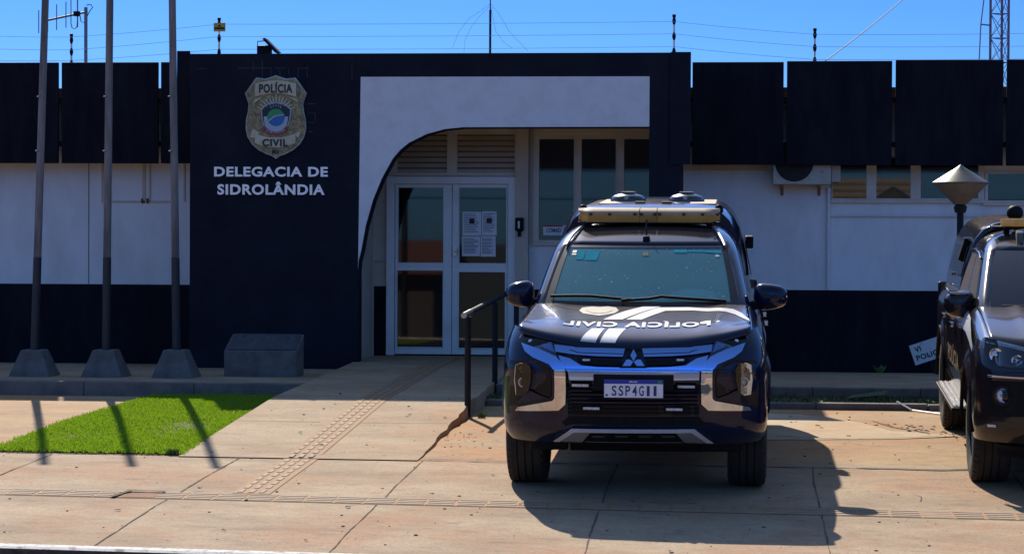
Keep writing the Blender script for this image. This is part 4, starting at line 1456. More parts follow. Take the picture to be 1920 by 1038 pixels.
class Nose:
    """front face of a vehicle: depth as a function of x and z"""
    def __init__(s, zs, ys, ws, L, p):
        s.zs, s.ys, s.ws, s.L, s.p = zs, ys, ws, L, p
    def W(s, z): return smooth_interp(z, s.zs, s.ws)
    def y(s, x, z):
        return smooth_interp(z, s.zs, s.ys) + s.L * se(x / s.W(z), s.p)
    def pt(s, x, z, off=0.0): return Vector((x, s.y(x, z) - off, z))

def cabin(prm, paint, frit, glass, side_glass, root):
    """greenhouse from horizontal slices; glass areas are real openings filled with panes"""
    rows = prm['rows']             # z, front y, rear y, outer half width, glass half width
    NG = 12
    def ring(row):
        z, yf, yr, w_, wg = row
        half = []
        bow = prm['bow']
        for i in range(NG // 2 + 1):
            x = wg * i / (NG // 2)
            half.append((x, yf + bow * (x / wg) ** 2))
        # pillar
        half.append((wg + (w_ - wg) * .55, yf + bow + .045))
        half.append((w_ * .985, yf + bow + .12))
        half.append((w_, yf + bow + .22))
        ya_, yb_ = yf + bow + .22, yr - .12
        for k, f in enumerate((.30, .47, .53, .80, 1.0)):
            half.append((w_, ya_ + (yb_ - ya_) * f))
        half.append((w_ * .93, yr - .02))
        half.append((w_ * .5, yr))
        half.append((0, yr))
        right = [(x, y, z) for x, y in half]
        left = [(-x, y, z) for x, y in half[1:-1]][::-1]
        return right + left, len(half)
    rings = []
    for r_ in rows:
        rg, H_ = ring(r_)
        rings.append([Vector(p) for p in rg])
    n = len(rings[0])
    body, wind, sides = [], [], []
    g0, g1 = prm['glass_rows']
    s0, s1 = prm['side_rows']
    G = NG // 2
    for i in range(len(rings) - 1):
        for k in range(n):
            f = (i * n + k, i * n + (k + 1) % n, (i + 1) * n + (k + 1) % n, (i + 1) * n + k)
            kk = k if k < H_ - 1 else n - 1 - k      # mirrored column index
            if kk < G and g0 <= i < g1: wind.append(f)
            elif s0 <= i < s1 and (G + 3 <= kk < G + 5 or G + 6 <= kk < G + 8): sides.append(f)
            else: body.append(f)
    V = [p for r_ in rings for p in r_]
    def mk(faces, mat, name, parent, smooth, shrink=0.0, solid=0.0):
        me = bpy.data.meshes.new(name)
        used = sorted({i for f in faces for i in f})
        mp = {u: j for j, u in enumerate(used)}
        me.from_pydata([V[i] for i in used], [], [tuple(mp[i] for i in f) for f in faces])
        for p in me.polygons: p.use_smooth = True
        me.set_sharp_from_angle(angle=R(smooth))
        me.materials.append(mat)
        o = bpy.data.objects.new(name, me)
        COL.objects.link(o)
        o.parent = parent
        if solid:
            m_ = o.modifiers.new('solid', 'SOLIDIFY')
            m_.thickness = solid
            m_.offset = -1
        return o
    top = len(rings) - 1
    body.append(tuple(top * n + k for k in range(n)))
    mk(body, paint, 'cab', root, 45, solid=.02)
    w_o = mk(wind, glass, 'windscreen', root, 60)
    for sg in (-1, 1):
        mk([f for f in sides if sum(V[i].x for i in f) * sg > 0], side_glass, 'side_window', root, 60)
    return rings, w_o

def body_shell(prm, paint, root):
    """lower body sheet with wheel openings"""
    st = []
    y = prm['y0']
    while y < prm['y1'] + 1e-6:
        st.append(y)
        near = any(abs(abs(y - c) - prm['ra']) < .16 or abs(y - c) < prm['ra'] for c in prm['wheels'])
        y += .045 if near else .16
    rings = []
    for y in st:
        zb = prm['zsill']
        for c in prm['wheels']:
            d = abs(y - c)
            if d < prm['ra']:
                zb = max(zb, prm['rz'] + math.sqrt(prm['ra'] ** 2 - d * d))
        zt = prm['ztop'](y)
        flare = 0
        for c in prm['wheels']:
            d = abs(y - c)
            flare = max(flare, .028 * max(0, 1 - max(0, d - prm['ra']) / .1) if d < prm['ra'] + .1 else 0)
        half = []
        rs = [0, .03, .10, .2, .32, .45, .6, .72, .82, .9, .96, 1]
        for k, r_ in enumerate(rs):
            z = zb + (zt - zb) * r_
            q = (z - prm['zsill']) / (zt - prm['zsill'])
            x = smooth_interp(q, prm['q'], prm['x']) * prm['taper'](y)
            if zb > prm['zsill'] + .02: x += flare * max(0, 1 - (z - zb) / .10)
            half.append((x, z))
        a, b = half[0]
        ring = [(a - .30, b + .0), (a - .03, b)] + half + [(half[-1][0] - .10, zt + .004)]
        rings.append((y, ring))
    for s_ in (-1, 1):
        mb = MB()
        mb.loft([[(s_ * x, y, z) for x, z in rg] for y, rg in rings], cap=False, closed=False)
        mb.build('body_side', paint, root, smooth=38, world=False)
    return rings

def wheel(name_root, x, y, r, wd, side, rim=True):
    t = MB()
    h = wd / 2
    prof = [(r * .60, -h * .86), (r * .70, -h), (r * .86, -h * 1.02), (r * .955, -h * .93), (r * .985, -h * .80)]
    n_ = 4
    xs = [-.78 + 1.56 * k / n_ for k in range(n_ + 1)]
    for k in range(n_):
        prof += [(r, h * (xs[k] + .03)), (r, h * (xs[k + 1] - .05)), (r * .972, h * (xs[k + 1] - .045)), (r * .972, h * (xs[k + 1] + .02))] if k < n_ - 1 else [(r, h * (xs[k] + .03)), (r, h * .78)]
    prof += [(r * .985, h * .80), (r * .955, h * .93), (r * .86, h * 1.02), (r * .70, h), (r * .60, h * .86)]
    t.lathe(prof, (x, y, r), 'X', 44, cap=False)
    # tread blocks on the shoulders
    for k in range(44):
        a = 2 * math.pi * (k + .5) / 44
        for sx in (-1, 1):
            c, s_ = math.cos(a), math.sin(a)
            def q(rr, hh, da): return (x + hh, y + rr * math.cos(a + da), r + rr * math.sin(a + da))
            t.add([q(r * .975, sx * h * .70, -.045), q(r * .975, sx * h * .70, .045), q(r * 1.006, sx * h * .70, .045), q(r * 1.006, sx * h * .70, -.045),
                   q(r * .94, sx * h * .97, -.045), q(r * .94, sx * h * .97, .045), q(r * .985, sx * h * .90, .045), q(r * .985, sx * h * .90, -.045)],
                  [(0, 1, 2, 3), (3, 2, 6, 7), (7, 6, 5, 4), (0, 3, 7, 4), (1, 5, 6, 2), (0, 4, 5, 1)])
    ty = t.build('wheel', m_rubber, name_root, smooth=35, world=False)
    if rim:
        m = MB()
        so = side
        m.lathe([(r * .61, so * h * .80), (r * .59, so * h * .70), (r * .56, so * h * .2), (r * .56, -so * h * .8)], (x, y, r), 'X', 36, cap=False)
        m.lathe([(0, so * h * .52), (r * .14, so * h * .56), (r * .17, so * h * .40), (r * .17, 0)], (x, y, r), 'X', 20, cap=False)
        for k in range(6):
            a = 2 * math.pi * k / 6 + .3
            for da, wa in ((-.14, .06), (.14, .06)):
                c = []
                for rr, aa, hh in ((r * .13, a + da * .8 - wa * 2, .5), (r * .13, a + da * .8 + wa * 2, .5), (r * .58, a + da + wa * .8, .72), (r * .58, a + da - wa * .8, .72)):
                    c.append((x + so * h * hh, y + rr * math.cos(aa), r + rr * math.sin(aa)))
                m.prism(c, (-so * .03, 0, 0))
        m.build('rim', m_alloy, ty, smooth=35, world=False)
        MB().lathe([(0, so * h * .1), (r * .5, so * h * .1)], (x, y, r), 'X', 24, cap=False).build('brake_disc', m_blackp, ty, world=False)

def mirror_(x, y, z, w_, h_, d_, side, paint, root, droop=0.0):
    """door mirror: rounded shell, open glass at the back, arm towards the door"""
    mb = MB()
    rings = []
    for k, (f, sc) in enumerate(((-1, .0), (-.97, .35), (-.85, .66), (-.55, .88), (-.1, 1.0), (.5, 1.0), (.9, .96), (1, .93))):
        ring = []
        for j in range(20):
            a = 2 * math.pi * j / 20
            c, s_ = math.cos(a), math.sin(a)
            ex = .62
            cx = math.copysign(abs(c) ** ex, c) * w_ / 2 * sc
            cz = math.copysign(abs(s_) ** ex, s_) * h_ / 2 * sc
            cz *= 1 - .18 * (cx * side) / (w_ / 2)      # slimmer towards the tip
            ring.append((x + cx, y + f * d_ / 2 + .04 * abs(cx / w_), z + cz - droop * cx * side))
        rings.append(ring)
    mb.loft(rings)
    o = mb.build('door_mirror', paint, root, smooth=60, world=False)
    m2 = MB()
    ix = x - side * w_ / 2
    m2.tube([(ix + side * .03, y, z - h_ * .3), (ix - side * .05, y + .01, z - h_ * .42), (ix - side * .12, y + .02, z - h_ * .45)], [.035, .035, .045], 10)
    m2.build('mirror_arm', m_blackp, o, smooth=50, world=False)
    return o

def fs_grid(NX_, NZ_):
    return [(j * (NX_ + 1) + i, j * (NX_ + 1) + i + 1, (j + 1) * (NX_ + 1) + i + 1, (j + 1) * (NX_ + 1) + i) for j in range(NZ_) for i in range(NX_)]

# ================================================================== middle pickup
T = thing('police_pickup', (XC, YA, 0.002), 'dark navy police pickup facing the camera, white hood stripes and chrome nose, before the ramp', 'pickup truck', 'police pickups', (0.04, 0, 0))
nose = Nose([.30, .37, .46, .56, .70, .86, .96, 1.04, 1.12], [-.66, -.78, -.86, -.875, -.89, -.915, -.885, -.84, -.76], [.80, .86, .885, .89, .887, .885, .875, .86, .83], .45, 2.5)
NF = nose
def ztf(x): return 1.022 + .105 * (abs(x) / .78) ** 2
# fascia skin
mb = MB()
NA, NZ = 40, 16
vs = []
for j in range(NZ + 1):
    for i in range(NA + 1):
        a = math.pi * (i / NA - .5)
        zt_ = ztf(.8 * math.sin(a))
        z = .365 + (zt_ - .365) * j / NZ
        W_ = NF.W(z)
        e = 2 / NF.p
        x = W_ * math.copysign(abs(math.sin(a)) ** e, a)
        y = smooth_interp(z, NF.zs, NF.ys) + NF.L * (1 - abs(math.cos(a)) ** e)
        vs.append((x, y, z))
fs = []
for j in range(NZ):
    for i in range(NA):
        a = j * (NA + 1) + i
        fs.append((a, a + 1, a + NA + 2, a + NA + 1))
mb.add(vs, fs)
bumper = mb.build('front_bumper', m_paint, T, smooth=60, world=False)

def nz(pts, off=0.0):
    """front-view picture points -> car space outline on the nose"""
    out = []
    for px, py in pts:
        y = -.88
        for _ in range(5):
            x, z = cpx(px, py, y - off)
            y = NF.y(x, z)
        out.append((x, z))
    return out
def mir(pts): return [(2 * 1188 - x + 0, y) for x, y in pts]
def on_nose(off): return lambda u, v: NF.pt(u, v, off)
def nose_part(shapes, name, mat, parent, off, thick, bevel=0, step=.04, step2=None):
    return drape([nz(s_) for s_ in shapes], on_nose(off), name, mat, parent, step=step, thick=thick, bevel=bevel, step2=step2, smooth=35)

# upper grille: black field, bars with the sky's blue painted in, slot, lower chrome band
grille = nose_part([[(1043, 646), (1100, 651), (1188, 653), (1276, 651), (1333, 646), (1329, 668), (1313, 700), (1311, 778), (1065, 778), (1063, 700), (1047, 668)]], 'grille', m_blackg, T, .004, .006)
up = [(1040, 645), (1075, 649), (1080, 650.5), (1172, 653), (1168, 668), (1120, 667), (1079, 664), (1042, 658.5)]
nose_part([up], 'grille_bar', m_skychrome, grille, .012, .016, .003, step2=.02)
nose_part([mir(up)], 'grille_bar', m_skychrome, grille, .012, .016, .003, step2=.02)
# thin black groove on the bar
gr_ = [(1068, 655), (1076, 656), (1084, 659.5), (1168, 662), (1168, 663.3), (1083, 660.8), (1075, 657.2), (1068, 656)]
nose_part([gr_], 'grille_groove', m_blackg, grille, .0285, .001)
nose_part([mir(gr_)], 'grille_groove', m_blackg, grille, .0285, .001)
low = [(1047.5, 665), (1070, 671), (1090, 684), (1120, 687), (1188, 688.5), (1256, 687), (1286, 684), (1306, 671), (1328.5, 665), (1322, 683), (1312, 697), (1311, 711.5), (1068, 711.5), (1066, 697), (1055, 683)]
nose_part([low], 'chrome_band', m_skychrome, grille, .016, .022, .004, step=.04, step2=.018)
for s_ in (lambda p: p, mir):
    nose_part([s_([(1090, 671.5), (1165, 674), (1163, 684.5), (1120, 683.5), (1094, 680.5), (1082, 672)])], 'grille_slot', m_blackp, grille, .026, .012)
    nose_part([s_([(1093, 671.8), (1107, 672), (1107, 675.5), (1093, 675.3)])], 'strobe_light', m_led, grille, .040, .008, .001)
# three-diamond emblem on a black keystone
nose_part([[(1188, 648), (1202, 672), (1214, 689), (1162, 689), (1174, 672)]], 'emblem_plate', m_blackg, grille, .036, .008, .002)
em = []
for pts in ([(1188.5, 654), (1195, 667.5), (1188.5, 680), (1182, 667.5)], [(1187.6, 673), (1182, 684.5), (1168, 684.5), (1174.5, 673.5)], [(1189.4, 673), (1195, 684.5), (1209, 684.5), (1202.5, 673.5)]):
    em.append(pts)
nose_part([[(1188.5, 653.5), (1194.5, 665), (1188.5, 676.5), (1182.5, 665)], [(1187.9, 677.2), (1181.8, 672.6), (1175, 672.8), (1168, 684.8), (1182.4, 684.8)], [(1189.1, 677.2), (1195.2, 672.6), (1202, 672.8), (1209, 684.8), (1194.6, 684.8)]], 'emblem', m_skychrome, grille, .045, .006, .0015)
# lower grille: slats
for k in range(8):
    y_ = 722 + k * 7
    nose_part([[(1067, y_), (1309, y_ + .8), (1309, y_ + 3.2), (1067, y_ + 2.4)]], 'grille_slat', m_blackp, grille, .011, .010, step=.08)
for q in ([(1072.6, 718.8), (1104, 719.4), (1104, 724.4), (1072.6, 723.8)], [(1271, 721.6), (1303, 722.2), (1303, 727), (1271, 726.4)], [(1094, 762), (1124.5, 762.6), (1124.5, 767.4), (1094, 766.8)], [(1249, 764), (1280, 764.6), (1280, 769.4), (1249, 768.8)]):
    nose_part([[(q[0][0] - 4, q[0][1] - 1.5), (q[1][0] + 4, q[1][1] - 1.5), (q[2][0] + 4, q[2][1] + 1.5), (q[3][0] - 4, q[3][1] + 1.5)]], 'strobe_base', m_blackp, grille, .022, .006, .001)
    nose_part([q], 'strobe_light', m_led, grille, .0285, .007, .0015)
# number plate
pb = T
def flat_part(px0, py0, px1, py1, y, th, name, mat, parent, bevel=.002):
    a = cpx(px0, py0, y); b = cpx(px1, py1, y)
    o = MB().box(a[0], b[0], y - th, y, a[1], b[1]).build(name, mat, parent, world=False, bevel=bevel)
    return a, b
yp_ = -.972
hold = MB()
a, b = cpx(1112.5, 702, -.96), cpx(1263, 732.5, -.96)
hold.box(a[0], b[0], -.966, -.90, a[1], b[1])
hold = hold.build('plate_holder', m_blackp, T, world=False, bevel=.004)
a, b = cpx(1132.2, 710.5, yp_), cpx(1244, 746.8, yp_)
pw, ph = b[0] - a[0], a[1] - b[1]
pcx, pcz = (a[0] + b[0]) / 2, (a[1] + b[1]) / 2
MB().box(a[0], b[0], yp_ - .004, yp_ + .002, b[1], a[1]).build('number_plate', m_digit, hold, world=False, bevel=.003)
MB().box(a[0] + .003, b[0] - .003, yp_ - .0065, yp_ - .0045, b[1] + .003, a[1] - .03).build('plate_field', m_plate, hold, world=False)
MB().box(a[0] + .003, b[0] - .003, yp_ - .0065, yp_ - .0045, a[1] - .029, a[1] - .003).build('plate_band', m_plateb, hold, world=False)
def ctext(s_, cx, cz, y, w_, h_, mat, name, parent, bold=.0, th=.0015):
    return wall_text(s_, cx, cz, y, w_, h_, th, bold).build(name, mat, parent, world=False)
cw = .295 / 7
for i, ch in enumerate('SSP4G11'):
    ctext(ch, pcx - .132 + i * .0445 + .005, pcz - .014, yp_ - .0066, .031 if ch not in '1' else .019, .066, m_digit, 'plate_character', hold, .014)
ctext('BRASIL', pcx, a[1] - .016, yp_ - .0066, .055, .011, m_plate, 'plate_country', hold, .02)
MB().box(b[0] - .036, b[0] - .010, yp_ - .0085, yp_ - .0066, a[1] - .024, a[1] - .008).build('plate_flag', m_green, hold, world=False)
MB().box(a[0] + .012, a[0] + .026, yp_ - .0085, yp_ - .0066, b[1] + .012, b[1] + .024).build('plate_mark', m_digit, hold, world=False)
# tow frame behind the plate
mb = MB()
for (q0, q1) in (((1108, 737), (1270, 741)), ((1100, 752), (1278, 754))):
    a, b = cpx(q0[0], q0[1], -.9), cpx(q1[0], q1[1], -.9)
    mb.box(a[0], b[0], -.925, -.905, b[1], a[1])
mb.build('grille_guard', m_blackg, T, world=False)

# chrome C shapes, pods, fog lamps
Cl = [(978, 641), (1012, 653), (1044, 668), (1056, 681), (1060.5, 692), (1061.5, 728), (1060.5, 757), (1048, 768.5), (967, 768.5), (971, 762), (1000, 757), (1036, 750.5), (1040, 746), (1040.5, 720), (1040, 693), (1030, 682), (1000, 669), (985, 657.5)]
pod = [(957, 676), (1000, 674), (1030, 690), (1034, 712), (1033, 745), (1000, 753), (972, 759), (955, 760), (953.5, 720)]
lamp = [(967, 684), (976, 680), (992, 682), (997, 690), (996, 715), (990, 735), (980, 741), (968, 739), (965, 712)]
for s_ in (lambda p: p, mir):
    p_ = nose_part([s_(pod)], 'lamp_pod', m_blackg, T, .003, .004)
    nose_part([s_(Cl)], 'chrome_guard', m_chrome, T, .006, .030, .005, step=.03, step2=.03)
    nose_part([s_([(978, 641), (1012, 653), (1044, 668), (1056, 681), (1060, 691), (1037, 691), (1030.5, 682), (1000, 669), (985, 657.5)])], 'guard_sky_tint', m_skychrome, p_, .0365, .002, step=.03, step2=.03)  # thin blue sheet paints the sky's reflection on the upper guard
    nose_part([s_([(970, 756), (992, 730), (1012, 740), (1030, 746), (1000, 752)])], 'pod_fin', m_paint, p_, .008, .014, .003)
    lf = nose_part([s_(lamp)], 'fog_lamp', m_refl, p_, .008, .003)
    for (dx, dy, rr, mt, nm) in ((981, 692, .022, M('indicator_bulb', (.45, .12, .04), rough=.3), 'indicator'), (982, 716, .034, m_refl, 'bowl')):
        x, z = nz(s_([(dx, dy)]))[0]
        y = NF.y(x, z)
        MB().lathe([(rr, -.016), (rr * 1.0, -.026), (rr * .85, -.026), (rr * .6, -.016), (rr * .28, -.013), (rr * .22, -.024), (0, -.028)], (x, y, z), 'Y', 20, cap=False).build(nm, mt, lf, smooth=40, world=False)
    nose_part([s_([(966, 698), (997, 698), (997, 701), (966, 701)])], 'lamp_divider', m_blackg, lf, .014, .010)
    nose_part([s_(lamp)], 'lamp_glass', m_lens, lf, .042, .002)
    # headlamps: narrow wraparound
    hl = [(974, 633), (979, 625.5), (990, 628), (1010, 634), (1036, 641.5), (1042, 654), (1046, 671), (1030, 665), (1005, 653), (985, 644.5)]
    h = nose_part([s_(hl)], 'headlamp', m_blackg, T, .004, .003, step2=.03)
    nose_part([s_([(1009, 637), (1034, 644), (1041, 661), (1018, 651.5)])], 'lamp_segment', m_skychrome, h, .008, .006, .001)
    nose_part([s_([(983, 631), (1004, 636), (1010, 648), (990, 642.5)])], 'projector_housing', m_inter, h, .008, .008, .002)
    x, z = nz(s_([(996, 639.5)]))[0]
    MB().lathe([(.017, -.014), (.017, -.018), (.013, -.021), (.0, -.025)], (x, NF.y(x, z), z), 'Y', 20, cap=False).build('projector', m_refl, h, smooth=60, world=False)
    nose_part([s_([(984, 643.5), (1005, 652), (1030, 663.5), (1045, 670), (1044, 667), (1030, 660.5), (1006, 649.5), (985, 641)])], 'light_guide', m_led, h, .008, .012, .001)
    nose_part([s_(hl)], 'lamp_glass', m_lens, h, .024, .002, step2=.03)
# bumper crease, skid plate
nose_part([[(1066, 780), (1310, 781), (1322, 792), (1315, 799), (1300, 796), (1075, 795), (1060, 798), (1053, 791)]], 'bumper_recess', m_blackp, T, .003, .004)
sk = nose_part([[(1038, 826), (1072.6, 802.5), (1302, 803.5), (1338, 830), (1284, 829), (1268, 811.5), (1107, 810.5), (1092, 828)]], 'skid_plate', m_silver, T, .006, .022, .005, step2=.03)
nose_part([[(1038, 826), (1072.6, 802.5), (1302, 803.5), (1338, 830), (1326, 830), (1297, 810.5), (1077, 809.5), (1050, 827)]], 'skid_lip', m_lip, sk, .020, .020, .008, step=.03)
nose_part([[(1056, 829), (1083, 811), (1293, 812), (1320, 831)]], 'skid_insert', m_blackp, sk, .012, .014, .003)
for k in range(4):
    x_ = 1109 + k * 43.5
    nose_part([[(x_, 815.5), (x_ + 27, 815.5), (x_ + 24, 819.5), (x_ + 3, 819.5)]], 'skid_slot', m_inter, sk, .0265, .004)
nose_part([[(1098, 826.5), (1280, 828), (1280, 829), (1098, 827.5)]], 'skid_edge', m_silver, sk, .027, .004)
# under-bumper air dam and engine bay darkness
for s_ in (-1, 1): MB().box(s_ * .44, s_ * .70, -.60, -.57, .30, .40).build('air_dam', m_blackp, T, world=False, bevel=.02)
mb = MB()
mb.box(-.62, .62, -.35, 4.2, .36, .72)
mb.box(-.45, .45, -.3, .3, .26, .36)
mb.box(-.80, .80, -.10, .14, .34, .42)
mb.build('underbody', m_blackp, T, world=False)

# hood
def hood_z(x, v):
    q = (abs(x) / .78) ** 2
    zc = smooth_interp(v, [0, .07, .16, .30, .5, .75, 1], [1.025, 1.068, 1.102, 1.136, 1.165, 1.188, 1.203])
    z = zc + q * smooth_interp(v, [0, .1, .25, .5, 1], [.108, .072, .034, .010, .008])
    ax = abs(x)
    rid = .008 * math.exp(-((ax - (.60 - .12 * (1 - v))) / .07) ** 2) * (1 - .2 * v) * min(1, v / .22) ** 2
    dip = -.003 * min(1, v / .2) / (1 + math.exp((ax - (.44 + .10 * v)) / .018)) * min(1, v * 3)
    z += rid + dip
    if v < .04: z -= .022 * (1 - v / .04) ** 2
    return z
def hood_yf(x): return -.855 + .42 * se(x / .87, 2.3)
def hood_w(v): return .775 - .018 * v
def hood_pt(x, y, off=0.0):
    yf = hood_yf(x)
    v = max(0, min(1, (y - yf) / (.50 - yf)))
    return Vector((x, y, hood_z(x, v) + off))
mb = MB()
NX, NV = 64, 40
vs = []
for j in range(NV + 1):
    v = (j / NV) ** 1.35
    for i in range(NX + 1):
        x = hood_w(v) * (i / NX * 2 - 1)
        yf = hood_yf(x)
        y = yf + (.50 - .03 * (1 - (x / .78) ** 2) * 1 - yf) * v
        vs.append((x, y, hood_z(x, v)))
fs = []
for j in range(NV):
    for i in range(NX):
        a = j * (NX + 1) + i
        fs.append((a, a + 1, a + NX + 2, a + NX + 1))
mb.add(vs, fs)
hood = mb.build('hood', m_paint, T, smooth=50, world=False)
sm = hood.modifiers.new('solid', 'SOLIDIFY'); sm.thickness = .03; sm.offset = -1
mb = MB()
mb.box(-.74, .74, -.55, .55, .55, .97)
mb.build('engine_bay', m_blackp, T, world=False)

def hp(pts):
    """picture points on the hood -> car x,y"""
    out = []
    for px, py in pts:
        lo, hi = -.84, .5
        for _ in range(30):
            m_ = (lo + hi) / 2
            x, z = cpx(px, py, m_)
            if z > hood_pt(x, m_).z: hi = m_       # ray above the hood here
            else: lo = m_
        # rays come down from the front: find where the line meets the hood
        best = None
        y = -.84
        while y < .5:
            x, z = cpx(px, py, y)
            d = z - hood_pt(x, y).z
            if best is None or abs(d) < best[0]: best = (abs(d), x, y)
            y += .01
        out.append((best[1], best[2]))
    return out
def hood_decal(shapes, name, mat, off=.0035, parent=None):
    return drape([hp(s_) for s_ in shapes], lambda u, v: hood_pt(u, v, off), name, mat, parent or hood, step=.04, step2=.04, smooth=60)
hood_decal([[(1088, 641.5), (1110, 616.5), (1134, 616.5), (1117, 642.5)]], 'hood_stripe', m_decalw)
hood_decal([[(1124.5, 642.8), (1142, 616.5), (1174, 616.5), (1153.5, 643)]], 'hood_stripe', m_decalw)
hood_decal([[(1131, 600), (1172, 584), (1217, 568.5), (1249, 568.5), (1216, 582), (1167, 600)]], 'hood_stripe', m_decalw)
hood_decal([[(1174, 600), (1226, 580), (1236, 577.5), (1290, 577), (1350, 578), (1375, 580.5), (1390, 587), (1404, 598), (1406, 603), (1394, 598), (1378, 590), (1362, 585.5), (1300, 583), (1248, 583.5), (1203, 600)]], 'hood_stripe', m_decalw)
bd = [(1086, 583), (1092, 577.5), (1110, 575.5), (1125, 576.5), (1140, 575.5), (1155, 577.5), (1160, 583), (1153, 588), (1135, 591), (1123, 592.5), (1110, 591), (1093, 588.5)]
hood_decal([bd], 'hood_badge', m_decalt)
hood_decal([[(1098, 583), (1108, 579), (1140, 579), (1149, 583.5), (1138, 587.5), (1124, 589), (1108, 587.5)]], 'hood_badge_centre', m_decalt, .006)
# mirrored word across the hood
for ch_, px, py in zip('POLÍCIA CIVIL', (), ()): pass
vs_, fs_ = text2d('POLÍCIA CIVIL', 1.0, None, .035)
h_ = max(v[1] for v in vs_) - min(v[1] for v in vs_)
a = hp([(1056, 609), (1332, 612)])
b = hp([(1190, 614.5), (1190, 604)])
wx = a[1][0] - a[0][0]
dy = b[1][1] - b[0][1]
cx_ = (a[0][0] + a[1][0]) / 2
pts = [(cx_ - x * wx, b[0][1] + dy / 2 + y / h_ * dy * 1.08) for x, y in vs_]
drape([(pts, fs_)], lambda u, v: hood_pt(u, v, .006), 'hood_word', m_decalw, hood, step=.025, step2=.03, smooth=60)

# body sides
prm = dict(y0=-.60, y1=4.36, wheels=(0, 3.0), ra=.455, rz=.385, zsill=.42,
           ztop=lambda y: interp(y, [-.6, -.45, 0, .45, .6, 2.4, 4.4], [1.055, 1.075, 1.135, 1.195, 1.19, 1.17, 1.17]),
           q=[0, .15, .45, .68, .84, .94, 1], x=[.855, .885, .892, .885, .862, .825, .775],
           taper=lambda y: interp(y, [-.62, -.55, -.45, 0, .5, 4.4], [.93, .965, .985, 1.0, 1.0, 1.0]))
body_shell(prm, m_paint, T)
mb = MB()
mb.box(-.86, .86, 4.30, 4.36, .45, 1.17)
mb.build('tailgate', m_paint, T, world=False, bevel=.02)
# cabin
cab = dict(bow=.09, glass_rows=(1, 6), side_rows=(1, 5), rows=[
    (1.13, .38, 2.40, .80, .705), (1.195, .42, 2.40, .785, .690), (1.28, .58, 2.40, .762, .675), (1.38, .78, 2.38, .738, .652), (1.48, .98, 2.36, .712, .626), (1.545, 1.11, 2.34, .694, .606), (1.59, 1.21, 2.32, .676, .588),
    (1.625, 1.32, 2.31, .655, .57), (1.655, 1.42, 2.30, .630, .55), (1.685, 1.54, 2.27, .595, .52), (1.71, 1.69, 2.22, .54, .47), (1.728, 1.83, 2.14, .44, .38), (1.736, 1.93, 2.06, .25, .2)])
rings, wscr = cabin(cab, m_paint, m_blackg, m_wind, m_side, T)
def ws_pt(u, v, off=0.0):
    """point on the windscreen: u across, v height"""
    rw = cab['rows']
    yf = interp(v, [r_[0] for r_ in rw], [r_[1] for r_ in rw])
    wg = interp(v, [r_[0] for r_ in rw], [r_[4] for r_ in rw])
    return Vector((u, yf + cab['bow'] * (u / wg) ** 2 - off, v + off * .5))
def wpx(pts, y0=.8):
    out = []
    for px, py in pts:
        y = y0
        for _ in range(12):
            x, z = cpx(px, py, y)
            y = y * .5 + .5 * ws_pt(x, z).y
        out.append((x, z))
    return out
def ws_part(shapes, name, mat, off, parent=None, raw=False, thick=0):
    return drape([s_ if raw else wpx(s_) for s_ in shapes], lambda u, v: ws_pt(u, v, off), name, mat, parent or wscr, step=.06, step2=.06, smooth=60, thick=thick)
# black border of the glass
zb_, zt_ = 1.195, 1.59
wgf = lambda z: interp(z, [r_[0] for r_ in cab['rows']], [r_[4] for r_ in cab['rows']])
zz = [zb_ + (zt_ - zb_) * k / 8 for k in range(9)]
for s_ in (-1, 1):
    ws_part([[(s_ * (wgf(z) + .004), z) for z in zz] + [(s_ * (wgf(z) - .030 - .02 * (1 - (z - zb_) / .4)), z) for z in zz[::-1]]], 'glass_border', m_blackg, .004, raw=True)
ws_part([[(-wgf(zt_) + .03, zt_ + .002), (wgf(zt_) - .03, zt_ + .002), (wgf(zt_) - .035, zt_ - .014), (-wgf(zt_) + .035, zt_ - .014)]], 'glass_border', m_blackg, .0045, raw=True)
ws_part([[(-wgf(zb_) + .05, zb_ - .002), (wgf(zb_) - .05, zb_ - .002), (wgf(zb_) - .055, zb_ + .030), (-wgf(zb_) + .055, zb_ + .030)]], 'glass_border', m_blackg, .0045, raw=True)
for nm, mt, q in (('windscreen_sticker', m_cyan, [(1085, 470), (1098, 470), (1094, 487), (1080, 487)]), ('windscreen_sticker', m_cyan, [(1101, 470), (1126, 470), (1119, 488.5), (1096, 488)]),
                  ('windscreen_sticker', m_blue, [(1075, 470), (1082, 470), (1080, 474), (1073.5, 474)]), ('windscreen_sticker', m_yellow, [(1073, 476), (1081, 476), (1080, 478), (1072, 478)]),
                  ('windscreen_sticker', m_cyan, [(1264, 468), (1288, 468.5), (1288, 474.5), (1264, 474)]), ('windscreen_sticker', m_cyan, [(1289, 469), (1316, 469.5), (1316.5, 473), (1289, 472.5)]),
                  ('windscreen_sticker', m_cyan, [(1317, 469.5), (1351, 470.5), (1352, 475.5), (1335, 474.5), (1317, 473)]), ('mirror_base', m_inter, [(1205, 473), (1216, 473), (1216, 480), (1205, 480)]),
                  ('windscreen_sticker', m_lblue, [(1341, 478.5), (1346, 477.5), (1350, 480), (1346, 482.5), (1341, 481.5)])):
    ws_part([q], nm, mt, .003)
